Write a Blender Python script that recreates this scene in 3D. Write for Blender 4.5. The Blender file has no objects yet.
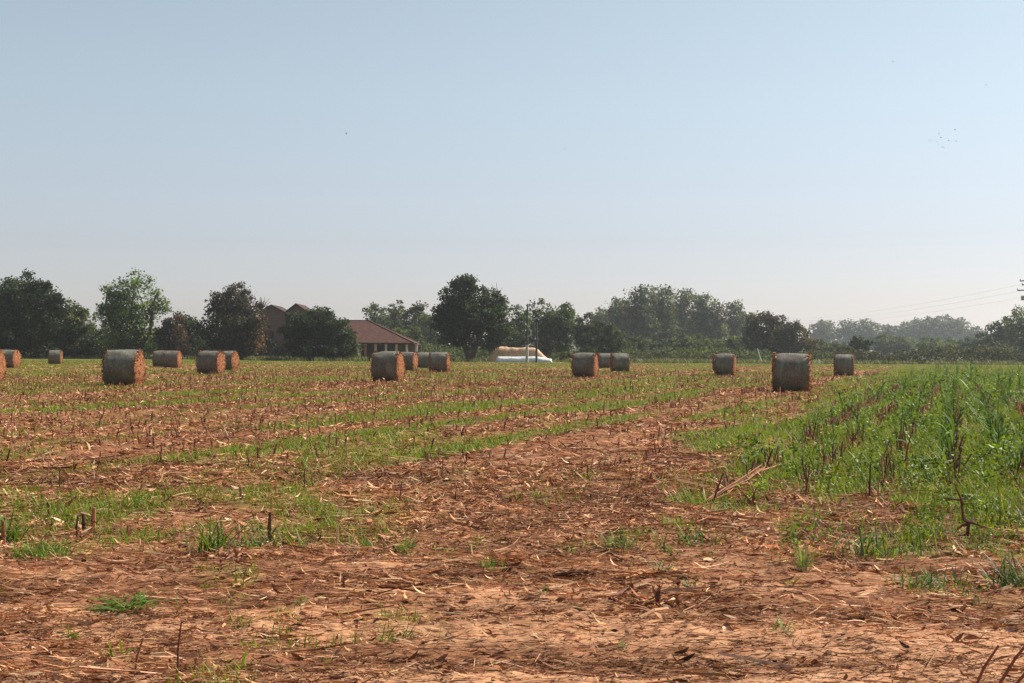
import bpy, math
import numpy as np
from mathutils import Matrix, Vector

SC = bpy.context.scene
COL = SC.collection
rng = np.random.default_rng(11)
PI = math.pi
F, W0, H0 = 1422.2, 1024, 683          # focal length in pixels (50 mm lens)
HC = 1.255                             # eye height
D_BALE = 1.35

# ------------------------------------------------------------------ camera
HOR, SLOPE = 353.3, 0.0056
PITCH, ROLL = (HOR - H0 / 2) / F, SLOPE
CAM_R = Matrix.Rotation(PI / 2 + PITCH, 3, 'X') @ Matrix.Rotation(ROLL, 3, 'Z')
cd = bpy.data.cameras.new('camera'); cam = bpy.data.objects.new('camera', cd); COL.objects.link(cam)
cd.lens = 50; cd.sensor_width = 36; cd.clip_end = 6000; cd.clip_start = 0.1
cam.matrix_world = Matrix.Translation((0, 0, HC)) @ CAM_R.to_4x4()
SC.camera = cam

def ray(px, py):
    return CAM_R @ Vector(((px - W0 / 2) / F, -(py - H0 / 2) / F, -1))
def hor(px): return HOR + SLOPE * (px - W0 / 2)
def at(px, d):                          # ground point that far down the field on the bearing of that column
    r = ray(px, hor(px)); return Vector((r.x / r.y * d, d, 0))
def zat(px, py, d):
    r = ray(px, py); return HC + r.z / r.y * d
def gpx(px, py):                        # ground point seen at that spot
    r = ray(px, py); t = -HC / r.z; return Vector((r.x * t, r.y * t, 0))

# ------------------------------------------------------------------ noise
def _hash(ix, iy, s):
    h = (ix.astype(np.int64) * 374761393 + iy.astype(np.int64) * 668265263 + s * 982451653) & 0xffffffff
    h = ((h ^ (h >> 13)) * 1274126177) & 0xffffffff
    h = (h ^ (h >> 16)) & 0xffffffff
    return h / 4294967295.0
def vnoise(x, y, s=0):
    x = np.asarray(x, float); y = np.asarray(y, float)
    ix, iy = np.floor(x), np.floor(y); fx, fy = x - ix, y - iy
    fx = fx * fx * (3 - 2 * fx); fy = fy * fy * (3 - 2 * fy)
    a, b = _hash(ix, iy, s), _hash(ix + 1, iy, s); c, d = _hash(ix, iy + 1, s), _hash(ix + 1, iy + 1, s)
    return (a * (1 - fx) + b * fx) * (1 - fy) + (c * (1 - fx) + d * fx) * fy
def fbm(x, y, s=0, o=4):
    t, a, n = 0, .5, 0
    for k in range(o):
        t = t + a * vnoise(np.asarray(x) * 2 ** k, np.asarray(y) * 2 ** k, s + 17 * k); n += a; a *= .5
    return t / n
def sst(a, b, x):
    t = np.clip((np.asarray(x, float) - a) / (b - a), 0, 1); return t * t * (3 - 2 * t)

# ------------------------------------------------------------------ field layout (rows run away at 17.5 degrees to the right)
TH = math.radians(17.5)
def uv(x, y): return x * math.sin(TH) + y * math.cos(TH), x * math.cos(TH) - y * math.sin(TH)
def headland(x, y):
    return 1 - sst(8.0, 9.8, y + 1.6 * (fbm(x / 1.7, y / 3, 5) - .5))
def maize_zone(x, y):
    u, v = uv(x, y)
    return sst(-3.0, -1.8, v - 1.0 * (1 - sst(10, 16, y)) + 1.2 * (fbm(u / 2, v / 1.2, 8) - .5)) * sst(8.3, 9.8, y + 1.4 * (fbm(x / 1.1, y / 1.5, 6) - .5))
def brown_rows(u, v): return np.cos(PI * (v + .7) / .64) ** 4 * sst(.38, .52, fbm(u / 2.2, v * 1.5, 51))
def green(x, y):
    u, v = uv(x, y)
    hd = headland(x, y); mz = maize_zone(x, y)
    vl = -2.5 - 3.2 * sst(17, 70, y)
    strip = sst(vl - .5, vl + .35, v + .7 * (fbm(u / 3, v, 3) - .5)) * sst(11, 16, y)
    w = v + .9 * (fbm(u / 14, v / 3, 21) - .5)
    st = sst(.39, .55, fbm(u / 60, w / 1.35, 23, 2))
    pa = sst(.33, .57, fbm(u / 5.5, v / 1.1, 29, 4))
    left = st * pa * sst(12, 19, y + 3 * (fbm(x / 4, y / 4, 31) - .5)) * 1.15
    left = np.maximum(left, 0.56 * sst(22, 60, y) * sst(.35, .6, fbm(u / 9, v / 2, 33)))
    left = np.maximum(left, sst(150, 180, y + 30 * (fbm(x / 60, y / 60, 35) - .5)) * .75)
    # weedy patch where the headland meets the rows on the left
    wl = sst(9.0, 9.8, y) * (1 - sst(12.2, 13.6, y)) * sst(.42, .62, fbm(x / 1.1, y / 1.6, 41)) * (1 - sst(-1.6, -.4, x)) * .85
    mid = sst(8.4, 9.3, y) * (1 - sst(12.5, 14, y)) * sst(.50, .64, fbm(x / .8, y / 1.2, 43)) * (.45 + .5 * sst(0, 1.5, x))
    hl = hd * sst(.64, .76, fbm(x / .55, y / .8, 45)) * .25
    g = np.maximum.reduce([strip * (.45 + .55 * sst(.3, .55, fbm(u / 2, v / .7, 47))), left * (1 - mz), wl, mid, hl,
                           mz * (.12 + .88 * sst(.42, .60, fbm(u / 1.6, v / .5, 49))) * (1 - .85 * brown_rows(u, v))])
    trk = np.exp(-((v + 6.6 - .9 * np.sin(u / 25)) / .55) ** 2) * sst(34, 48, y) * (1 - sst(110, 150, y))
    return np.clip(g * (1 - .85 * trk), 0, 1)
def ground_h(x, y):
    u, v = uv(x, y); r = np.hypot(x, y); nr = 1 / (1 + (r / 30) ** 2)
    hd = headland(x, y)
    h = .06 * (fbm(x / 1.4, y / 1.4, 1) - .5) + .075 * (fbm(x / .2, y / .2, 2, 3) - .5)
    h = h + (1 - hd) * .022 * np.cos(2 * PI * v / .7)
    h = h + hd * .085 * (fbm(x / 3.2, y / .34, 4) - .5)
    return nr * h

# ------------------------------------------------------------------ mesh helpers
def mesh_np(name, V, Q, tint=None, mat=None, smooth=False, mats=None):
    me = bpy.data.meshes.new(name); V = np.asarray(V, np.float32); Q = np.asarray(Q, np.int32)
    n, k = Q.shape
    me.vertices.add(len(V)); me.vertices.foreach_set('co', V.ravel())
    me.loops.add(n * k); me.loops.foreach_set('vertex_index', Q.ravel())
    me.polygons.add(n); me.polygons.foreach_set('loop_start', np.arange(0, n * k, k, dtype=np.int32))
    me.polygons.foreach_set('use_smooth', np.full(n, smooth, dtype=bool))
    me.update(calc_edges=True)
    if tint is not None:
        a = me.attributes.new('tint', 'FLOAT_COLOR', 'POINT')
        t = np.ones((len(V), 4), np.float32); t[:, :3] = tint; a.data.foreach_set('color', t.ravel())
    if mat: me.materials.append(mat)
    return me
class MB:
    def __init__(s): s.v, s.q, s.t, s.n = [], [], [], 0
    def add(s, V, Q, tint):
        V = np.asarray(V, float)
        if len(V) == 0: return s
        t = np.asarray(tint, float)
        if t.ndim == 1: t = np.tile(t, (len(V), 1))
        elif len(t) != len(V): t = np.repeat(t, len(V) // len(t), axis=0)
        s.v.append(V); s.q.append(np.asarray(Q) + s.n); s.t.append(t); s.n += len(V); return s
    def mesh(s, name, mat, smooth=False):
        return mesh_np(name, np.concatenate(s.v), np.concatenate(s.q), np.concatenate(s.t), mat, smooth)
    def obj(s, name, mat, parent=None, smooth=False):
        o = bpy.data.objects.new(name, s.mesh(name, mat, smooth)); COL.objects.link(o)
        if parent: o.parent = parent
        return o
def quads_from_grid(N, a, b):           # N strips of a x b vertices
    i, j = np.meshgrid(np.arange(a - 1), np.arange(b - 1), indexing='ij')
    q = np.stack([i * b + j, i * b + j + 1, (i + 1) * b + j + 1, (i + 1) * b + j], -1).reshape(-1, 4)
    return (q[None] + (np.arange(N) * a * b)[:, None, None]).reshape(-1, 4)
def ribbons(base, az, L, W, e0, curl, prof, roll=0.0):
    base = np.asarray(base, float); N = len(base); S = len(prof) - 1
    az, L, W, e0, curl, roll = [np.broadcast_to(np.asarray(t, float), (N,)) for t in (az, L, W, e0, curl, roll)]
    P = base.copy(); out = np.zeros((N, S + 1, 2, 3))
    side = np.stack([-np.sin(az) * np.cos(roll), np.cos(az) * np.cos(roll), np.sin(roll)], -1)
    for k in range(S + 1):
        w = (W * prof[k] / 2)[:, None]
        out[:, k, 0] = P - side * w; out[:, k, 1] = P + side * w
        e = e0 + curl * k / max(S, 1); st = (L / S)[:, None]
        P = P + st * np.stack([np.cos(e) * np.cos(az), np.cos(e) * np.sin(az), np.sin(e)], -1)
    return out.reshape(-1, 3), quads_from_grid(N, S + 1, 2)
def tubes(p0, p1, r0, r1, k=5, cap=True):
    p0, p1 = np.atleast_2d(p0).astype(float), np.atleast_2d(p1).astype(float); N = len(p0)
    r0 = np.broadcast_to(np.asarray(r0, float), (N,)); r1 = np.broadcast_to(np.asarray(r1, float), (N,))
    d = p1 - p0; d = d / (np.linalg.norm(d, axis=1, keepdims=True) + 1e-9)
    ref = np.where(np.abs(d[:, 2:3]) > .9, [[1., 0, 0]], [[0, 0, 1.]])
    a = np.cross(d, ref); a /= np.linalg.norm(a, axis=1, keepdims=True) + 1e-9; b = np.cross(d, a)
    ang = np.arange(k) * 2 * PI / k
    ring = a[:, None] * np.cos(ang)[None, :, None] + b[:, None] * np.sin(ang)[None, :, None]
    V = np.stack([p0[:, None] + ring * r0[:, None, None], p1[:, None] + ring * r1[:, None, None]], 1).reshape(-1, 3)
    j = np.arange(k); q = np.stack([j, (j + 1) % k, k + (j + 1) % k, k + j], -1)
    if cap and k in (4, 6):
        q = np.concatenate([q, [[k, k + 1, k + 2, k + 3]]])
        if k == 6: q = np.concatenate([q, [[k, k + 3, k + 4, k + 5]]])
    return V, (q[None] + (np.arange(N) * 2 * k)[:, None, None]).reshape(-1, 4)
def leaves(c, size, r, up=.35, asp=.85):
    N = len(c); n = r.normal(size=(N, 3)); n[:, 2] += up * np.sign(n[:, 2] + 1e-6); n /= np.linalg.norm(n, axis=1, keepdims=True)
    t = r.normal(size=(N, 3)); t -= n * (t * n).sum(1, keepdims=True); t /= np.linalg.norm(t, axis=1, keepdims=True)
    b = np.cross(n, t); s = np.broadcast_to(np.asarray(size, float), (N,))[:, None] * r.uniform(.6, 1.35, (N, 1))
    V = np.stack([c - t * s * .5, c + b * s * asp * .5 + n * s * .12, c + t * s * .5 - n * s * .1, c - b * s * asp * .5 + n * s * .12], 1)
    return V.reshape(-1, 3), np.arange(N * 4).reshape(-1, 4)
def boxmb(mb, x0, x1, y0, y1, z0, z1, tint):
    V = np.array([[x0, y0, z0], [x1, y0, z0], [x1, y1, z0], [x0, y1, z0], [x0, y0, z1], [x1, y0, z1], [x1, y1, z1], [x0, y1, z1]])
    mb.add(V, [[0, 3, 2, 1], [4, 5, 6, 7], [0, 1, 5, 4], [1, 2, 6, 5], [2, 3, 7, 6], [3, 0, 4, 7]], tint)
def empty(name, loc, rz=0, label=None, cat=None, group=None):
    o = bpy.data.objects.new(name, None); COL.objects.link(o); o.location = loc; o.rotation_euler = (0, 0, rz)
    o.empty_display_size = .3
    return tag(o, label, cat, group)
def tag(o, label=None, cat=None, group=None, kind=None):
    if label: o['label'] = label
    if cat: o['category'] = cat
    if group: o['group'] = group
    if kind: o['kind'] = kind
    return o
def samp(rho10, p, a, b, r, hw=.43, margin=1.2):
    g = np.exp(np.linspace(math.log(a), math.log(b), 600)); w = rho10 * (10 / g) ** p * 2 * (hw * g + margin)
    c = np.concatenate([[0], np.cumsum((w[1:] + w[:-1]) / 2 * np.diff(g))]); N = int(c[-1])
    y = np.interp(r.uniform(0, c[-1], N), c, g); x = r.uniform(-1, 1, N) * (hw * y + margin)
    return x, y

# ------------------------------------------------------------------ materials
def nodes(name):
    m = bpy.data.materials.new(name); m.use_nodes = True; nt = m.node_tree; nt.nodes.clear()
    return m, nt, (lambda t, **k: _n(nt, t, **k))
def _n(nt, t, **k):
    n = nt.nodes.new(t)
    for a, v in k.items():
        if a.startswith('i_'): n.inputs[a[2:].replace('_', ' ')].default_value = v
        else: setattr(n, a, v)
    return n
def tint_mat(name, rough=.7, transl=0.0, spec=.25, noise=0.0, scale=6.0, tcol=(1.15, 1.1, .4)):
    m, nt, N = nodes(name); L = nt.links.new
    at_ = N('ShaderNodeAttribute', attribute_name='tint'); p = N('ShaderNodeBsdfPrincipled')
    p.inputs['Roughness'].default_value = rough; p.inputs['Specular IOR Level'].default_value = spec
    out = N('ShaderNodeOutputMaterial'); src = at_.outputs['Color']
    if noise:
        tc = N('ShaderNodeTexCoord'); nz = N('ShaderNodeTexNoise'); nz.inputs['Scale'].default_value = scale; nz.inputs['Detail'].default_value = 5
        L(tc.outputs['Object'], nz.inputs['Vector'])
        mr = N('ShaderNodeMapRange'); mr.inputs['From Min'].default_value = .3; mr.inputs['From Max'].default_value = .7
        mr.inputs['To Min'].default_value = 1 - noise; mr.inputs['To Max'].default_value = 1 + noise
        L(nz.outputs['Fac'], mr.inputs['Value'])
        mx = N('ShaderNodeVectorMath', operation='SCALE'); L(src, mx.inputs[0]); L(mr.outputs[0], mx.inputs['Scale']); src = mx.outputs[0]
        bp = N('ShaderNodeBump'); bp.inputs['Strength'].default_value = .4; bp.inputs['Distance'].default_value = .03
        L(nz.outputs['Fac'], bp.inputs['Height']); L(bp.outputs[0], p.inputs['Normal'])
    L(src, p.inputs['Base Color'])
    if transl:
        t = N('ShaderNodeBsdfTranslucent'); ms = N('ShaderNodeMixShader'); ms.inputs[0].default_value = transl
        vm = N('ShaderNodeVectorMath', operation='MULTIPLY'); vm.inputs[1].default_value = tcol; L(src, vm.inputs[0]); L(vm.outputs[0], t.inputs['Color'])
        L(p.outputs[0], ms.inputs[1]); L(t.outputs[0], ms.inputs[2]); L(ms.outputs[0], out.inputs[0])
    else: L(p.outputs[0], out.inputs[0])
    return m
M_leaf = tint_mat('tree_leaves', .65, .32, .2)
M_grass = tint_mat('grass_blades', .55, .38, .25)
M_crop = tint_mat('crop_leaves', .8, .3, .1, tcol=(1.1, 1.1, .4))
M_litter = tint_mat('dry_litter', .8, .12, .15, tcol=(1, .8, .6))
M_wood = tint_mat('bark', .9, 0, .1, .35, 5)
M_wall = tint_mat('weathered_wall', .9, 0, .1, .18, 2)
M_straw = tint_mat('cut_straw', .85, .05, .12, .45, 16, tcol=(1, .8, .6))
M_film = tint_mat('plastic_film', .4, 0, .4, .12, 3)
M_bird = tint_mat('feathers', .7)
M_metal = tint_mat('grey_metal', .5, 0, .4)

def ground_mat():
    m, nt, N = nodes('field_soil'); L = nt.links.new
    tc = N('ShaderNodeTexCoord'); a = N('ShaderNodeAttribute', attribute_name='cover'); sp = N('ShaderNodeSeparateColor'); L(a.outputs['Color'], sp.inputs[0])
    def noise(scale, stretch=(1, 1, 1), det=6, rot=0.0, rough=.6):
        mp = N('ShaderNodeMapping'); mp.inputs['Scale'].default_value = stretch; mp.inputs['Rotation'].default_value = (0, 0, rot)
        L(tc.outputs['Object'], mp.inputs['Vector'])
        n = N('ShaderNodeTexNoise'); n.inputs['Scale'].default_value = scale; n.inputs['Detail'].default_value = det; n.inputs['Roughness'].default_value = rough
        L(mp.outputs[0], n.inputs['Vector']); return n.outputs['Fac']
    def ramp(f, *st):
        r = N('ShaderNodeValToRGB'); el = r.color_ramp.elements
        while len(el) < len(st): el.new(.5)
        for e, (p, c) in zip(el, st): e.position = p; e.color = (*c, 1)
        L(f, r.inputs[0]); return r.outputs[0]
    def mix(f, c1, c2):
        x = N('ShaderNodeMix', data_type='RGBA'); L(f, x.inputs['Factor']); L(c1, x.inputs['A']); L(c2, x.inputs['B']); return x.outputs['Result']
    n1 = noise(9, (1, 1, 1), 8); n2 = noise(26, (.35, 1.3, 1), 5); n3 = noise(1.1, (.5, 1, 1), 5)
    lit = ramp(n2, (.30, (.07, .027, .013)), (.46, (.155, .062, .029)), (.60, (.26, .112, .055)), (.74, (.42, .225, .12)))
    snd = ramp(n1, (.30, (.28, .13, .064)), (.55, (.43, .225, .122)), (.75, (.53, .315, .185)))
    grn = ramp(n1, (.32, (.045, .070, .014)), (.55, (.085, .13, .022)), (.75, (.16, .15, .05)))
    c = mix(sp.outputs[1], lit, snd); c = mix(sp.outputs[0], c, grn)
    p = N('ShaderNodeBsdfPrincipled'); p.inputs['Roughness'].default_value = .95; p.inputs['Specular IOR Level'].default_value = .1
    L(c, p.inputs['Base Color'])
    b = N('ShaderNodeBump'); b.inputs['Strength'].default_value = .7; b.inputs['Distance'].default_value = .025; L(n1, b.inputs['Height']); L(b.outputs[0], p.inputs['Normal'])
    o = N('ShaderNodeOutputMaterial'); L(p.outputs[0], o.inputs[0]); return m

# ------------------------------------------------------------------ ground: one sheet, fine where it is looked at
def build_ground():
    rr = np.concatenate([[.4, 1.2, 2.2, 3.2], np.exp(np.linspace(math.log(4), math.log(230), 640)), np.exp(np.linspace(math.log(245), math.log(1100), 40))])
    aa = np.concatenate([np.linspace(-180, -30, 40)[:-1], np.linspace(-27, 27, 620), np.linspace(30, 180, 40)[1:]]) * PI / 180
    A, R = np.meshgrid(aa, rr, indexing='ij'); X, Y = np.sin(A) * R, np.cos(A) * R
    na, nr = A.shape; x, y = X.ravel(), Y.ravel()
    z = ground_h(x, y)
    i, j = np.meshgrid(np.arange(na - 1), np.arange(nr - 1), indexing='ij')
    Q = np.stack([i * nr + j, i * nr + j + 1, (i + 1) * nr + j + 1, (i + 1) * nr + j], -1).reshape(-1, 4)
    # close the seam behind the camera
    jj = np.arange(nr - 1); Q = np.concatenate([Q[:], np.zeros((0, 4), int)])
    g = green(x, np.abs(y)); u, v = uv(x, y)
    hd = headland(x, y)
    sand = hd * sst(.47 - .07 * (1 - sst(6, 7.2, y)), .66, fbm(x / 2.6, y / .42, 61)) * .95
    sand = np.maximum(sand, (1 - hd) * .16 * sst(.45, .7, fbm(u / 4, v / .6, 63)))
    trk = np.exp(-((v + 6.6 - .9 * np.sin(u / 25)) / .6) ** 2) * sst(30, 48, y) * (1 - sst(120, 160, y))
    sand = np.maximum(sand, trk * .9); sand = np.maximum(sand, 0.18 * sst(40, 90, y))
    gg = np.clip(g * .8, 0, 1)
    gg = np.where(y > 175, np.maximum(gg, .8), gg); gg = np.where((y < 3.5), .2, gg)
    me = mesh_np('field_ground', np.stack([x, y, z], -1), Q, None, ground_mat(), True)
    at_ = me.attributes.new('cover', 'FLOAT_COLOR', 'POINT'); c = np.ones((len(x), 4), np.float32)
    c[:, 0] = gg; c[:, 1] = sand; c[:, 2] = 0; at_.data.foreach_set('color', c.ravel())
    o = bpy.data.objects.new('field_ground', me); COL.objects.link(o); tag(o, kind='structure')
build_ground()

def vary(r, cols, n, w=None, sig=.16):
    cols = np.array(cols); i = r.choice(len(cols), n, p=w); return np.clip(cols[i] * np.exp(r.normal(0, sig, (n, 1))) * np.exp(r.normal(0, .05, (n, 3))), 0, .9)

# ------------------------------------------------------------------ crop litter (uncountable)
LIT = [(.46, .245, .125), (.29, .13, .06), (.18, .07, .035), (.085, .035, .02), (.60, .38, .23), (.24, .105, .055)]
def build_litter():
    r = np.random.default_rng(3); mb = MB()
    def lay(rho, p, a, b, prof, L, Wd, el, cu, lift, headonly=None, sc=.55, pal=(.27, .22, .19, .11, .09, .12)):
        x, y = samp(rho, p, a, b, r)
        hd = headland(x, y); g = green(x, y); u, v = uv(x, y)
        streak = np.where(hd > .5, sst(.36, .60, fbm(x / 1.9, y / .30, 71)), sst(.25, .55, fbm(u / 3, v / .8, 73)))
        streak = streak * (1 - .5 * (1 - sst(6, 7, y)) * sst(.48, .6, fbm(x / 2.6, y / .42, 61)))
        k = r.uniform(size=len(x)) < (.24 + .76 * streak) * (1 - .85 * g)
        x, y, hd, g = x[k], y[k], hd[k], g[k]; n = len(x)
        az = np.where(r.uniform(size=n) < .75, np.where(hd > .4, 0.0, r.normal(0, .9, n) + .2), r.uniform(0, 2 * PI, n)) + r.normal(0, .22, n)
        az = az + PI * r.integers(0, 2, n)
        s = (np.maximum(y, 6) / 10) ** sc
        z = ground_h(x, y) + r.uniform(0, lift, n) * s
        V, Q = ribbons(np.stack([x, y, z], -1), az, r.uniform(*L, n) * s, r.uniform(*Wd, n) * s * r.uniform(.6, 1.3, n), r.normal(0, el, n) + .04, r.normal(0, cu, n), prof, r.normal(0, .7, n))
        old = np.exp(1.5 * (fbm(x / .9, y / .35, 77) - .52))[:, None]  # patches of darker old mats, their shadows put into the tint too
        mb.add(V, Q, np.clip(vary(r, LIT, n, pal) * old, 0, .85))
    lay(1100, 1.1, 4.2, 16, (.7, 1, .9, .5), (.04, .20), (.003, .009), .07, .3, .022)             # stem shreds
    lay(420, 1.1, 4.2, 16, (.25, 1, .9, .15), (.03, .11), (.008, .028), .18, .9, .02)             # husks and leaf pieces
    lay(3000, 1.2, 4.2, 14, (.8, 1, .4), (.012, .05), (.002, .008), .22, .6, .014)                # chaff
    lay(9, .6, 4.5, 18, (1, 1, .8), (.25, .6), (.008, .016), .03, .12, .02, pal=(.2, .2, .2, .2, .12, .08))   # long stems
    lay(520, 1.3, 13, 60, (.6, 1, .4), (.04, .16), (.006, .02), .16, .6, .025, sc=.35)
    lay(240, 1.3, 45, 190, (.8, 1), (.05, .18), (.012, .028), .16, .6, .02, sc=.25)
    o = mb.obj('crop_litter', M_litter); tag(o, 'reddish brown shredded maize leaves, husks and stems strewn over the field', 'crop litter', kind='stuff')
build_litter()

# ------------------------------------------------------------------ grass
def build_grass():
    r = np.random.default_rng(5); mb = MB()
    x, y = samp(2300, 1.5, 5, 190, r); g = green(x, y); k = r.uniform(size=len(x)) < g * sst(.3, .55, fbm(x / .25, y / .25, 81)) * np.where(uv(x, y)[1] > -2.4, .72, .98)
    x, y = x[k], y[k]; n = len(x); s = (np.maximum(y, 8) / 10) ** .55
    mz = maize_zone(x, y)
    h = r.uniform(.035, .10, n) * (1 + .5 * mz) * np.where(r.uniform(size=n) < .06, 1.9, 1) * np.minimum(s, 1.35)
    V, Q = ribbons(np.stack([x, y, ground_h(x, y) - .005], -1), r.uniform(0, 2 * PI, n), h, r.uniform(.004, .008, n) * s, r.uniform(.7, 1.5, n), r.normal(-.5, .5, n), (1, .8, .1), 0)
    mb.add(V, Q, vary(r, [(.15, .21, .017), (.11, .17, .016), (.20, .22, .03), (.29, .20, .08)], n, (.42, .3, .2, .08)))
    o = mb.obj('grass', M_grass); tag(o, 'short green grass sprouting in strips between the stubble rows', 'grass', kind='stuff')
build_grass()

def clump(r, n, L, Wd, e0=(.5, 1.4), curl=(-1.2, -.2), spread=.05, cols=((.115, .165, .020), (.155, .215, .028), (.065, .10, .018)), prof=(.5, 1, .8, .08), sig=.2):
    b = np.stack([r.normal(0, spread, n), r.normal(0, spread, n), np.zeros(n)], -1)
    V, Q = ribbons(b, r.uniform(0, 2 * PI, n), r.uniform(*L, n), r.uniform(*Wd, n), r.uniform(*e0, n), r.uniform(*curl, n), prof, r.normal(0, .25, n))
    return V, Q, np.repeat(vary(r, cols, n, sig=sig), len(V) // n, axis=0)
def scatter(mb, variants, x, y, s, r, z=None, tsig=.18):
    idx = r.integers(0, len(variants), len(x)); z = ground_h(x, y) - .01 if z is None else z
    for k, (V, Q, T) in enumerate(variants):
        i = np.where(idx == k)[0]; n = len(i)
        if not n: continue
        a = r.uniform(0, 2 * PI, n); c, sn = np.cos(a), np.sin(a); S = np.broadcast_to(s, (len(x),))[i]
        X = (V[None, :, 0] * c[:, None] - V[None, :, 1] * sn[:, None]) * S[:, None] + x[i][:, None]
        Y = (V[None, :, 0] * sn[:, None] + V[None, :, 1] * c[:, None]) * S[:, None] + y[i][:, None]
        Z = V[None, :, 2] * S[:, None] + z[i][:, None]
        q = (Q[None] + (np.arange(n) * len(V))[:, None, None]).reshape(-1, 4)
        t = (T[None] * np.exp(r.normal(0, tsig, (n, 1, 1)))).reshape(-1, 3)
        mb.add(np.stack([X, Y, Z], -1).reshape(-1, 3), q, t)

# ------------------------------------------------------------------ weeds: broad carpet on the right, sparse tufts elsewhere, tall fringe at the far margin
def build_weeds():
    r = np.random.default_rng(6); mb = MB()
    v1 = [clump(r, 14, (.10, .26), (.010, .022)) for _ in range(4)]
    v2 = []
    for _ in range(4):                                    # leafy weeds: small broad leaves on a short branching stem
        n = 44; c = np.stack([r.normal(0, .08, n), r.normal(0, .08, n), r.uniform(.02, .24, n)], -1)
        V, Q = leaves(c, .048, r, .8, .7); v2.append((V, Q, np.repeat(vary(r, [(.105, .16, .020), (.145, .205, .028), (.065, .105, .018)], n), 4, axis=0)))
    x, y = samp(92, 1.25, 8.6, 95, r); mz = maize_zone(x, y); u, v = uv(x, y)
    k = r.uniform(size=len(x)) < mz * sst(.36, .56, fbm(u / 1.5, v / .5, 91)) * (1 - .9 * brown_rows(u, v)); x, y = x[k], y[k]
    scatter(mb, v1 + v2, x, y, np.exp(r.normal(-.65, .38, len(x))) * np.clip((y / 14) ** .5, .6, 1.7), r)
    o = mb.obj('weed_carpet', M_grass); tag(o, 'knee high green weeds filling the uncut rows on the right', 'weeds', kind='stuff')
    mb = MB(); x, y = samp(11, 1.0, 5.5, 45, r); g = green(x, y); mz = maize_zone(x, y)
    k = r.uniform(size=len(x)) < np.clip(g * 1.3 + .035, 0, 1) * (1 - .6 * mz); x, y = x[k], y[k]
    scatter(mb, v1 + v2[:2], x, y, r.uniform(.25, .6, len(x)), r)
    o = mb.obj('weed_tufts', M_grass); tag(o, 'small green weed tufts scattered among the litter and stubble', 'weeds', kind='stuff')
    mb = MB(); n = 3800; y = r.uniform(196, 228, n); x = r.uniform(-.46, .46, n) * y
    k = (y > 196 + 26 * (1 - sst(-46, -30, x))) & ~((np.abs(x - 2.2) < 6) & (y < 209.5)) ; x, y = x[k], y[k]
    vt = [clump(r, 16, (.35, .9), (.05, .11), (.9, 1.5), (-.9, -.1), .35, ((.075, .095, .028), (.11, .115, .04), (.16, .14, .065), (.05, .07, .024))) for _ in range(5)]
    scatter(mb, vt, x, y, r.uniform(.5, 1.15, len(x)), r)
    o = mb.obj('tall_grass', M_grass); tag(o, 'rank grass fringe along the far margin of the field', 'grass', kind='stuff')
build_weeds()

# ------------------------------------------------------------------ maize stubs: nearest 300 are things, the rest one mass
STUB = [(.20, .075, .045), (.28, .12, .07), (.12, .05, .035), (.40, .22, .12)]
def stub_mesh(r, h, rad, name='stalk_stub', leafy=2, col=None):
    mb = MB(); c = vary(r, STUB, 1)[0] if col is None else np.array(col)
    bx, by = r.normal(0, .10 * h), r.normal(0, .10 * h)
    m_ = np.array([bx * .5 + r.normal(0, .01), by * .5, h * .55]); top = np.array([bx, by, h])
    mb.add(*tubes([[0, 0, -.03]], [m_], rad * 1.15, rad, 6), c); mb.add(*tubes([m_], [top], rad, rad * .85, 6), c * .95)
    mb.add(*tubes([m_ - [0, 0, .006]], [m_ + [0, 0, .006]], rad * 1.25, rad * 1.25, 6), c * .8)
    if leafy:
        V, Q = ribbons(np.tile(m_ * r.uniform(.5, 1.3), (leafy, 1)), r.uniform(0, 2 * PI, leafy), r.uniform(.08, .2, leafy), r.uniform(.012, .03, leafy), r.uniform(-.2, 1.2, leafy), r.uniform(-2.2, -.6, leafy), (1, .9, .7, .1), r.normal(0, .4, leafy))
        mb.add(V, Q, vary(r, LIT, leafy))
    return mb.mesh(name, M_litter)
def row_points(r, vs, u0, u1, step, keep):
    X, Y, Z = [], [], []
    for v in vs:
        u = np.arange(u0, u1, step) + r.normal(0, step * .3, int(math.ceil((u1 - u0) / step)))[:len(np.arange(u0, u1, step))]
        vv = v + r.normal(0, .035, len(u))
        x = u * math.sin(TH) + vv * math.cos(TH); y = u * math.cos(TH) - vv * math.sin(TH)
        k = (np.abs(x) < .40 * y + .4) & (r.uniform(size=len(u)) < keep(x, y, u, vv)); X.append(x[k]); Y.append(y[k])
    return np.concatenate(X), np.concatenate(Y)
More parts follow.
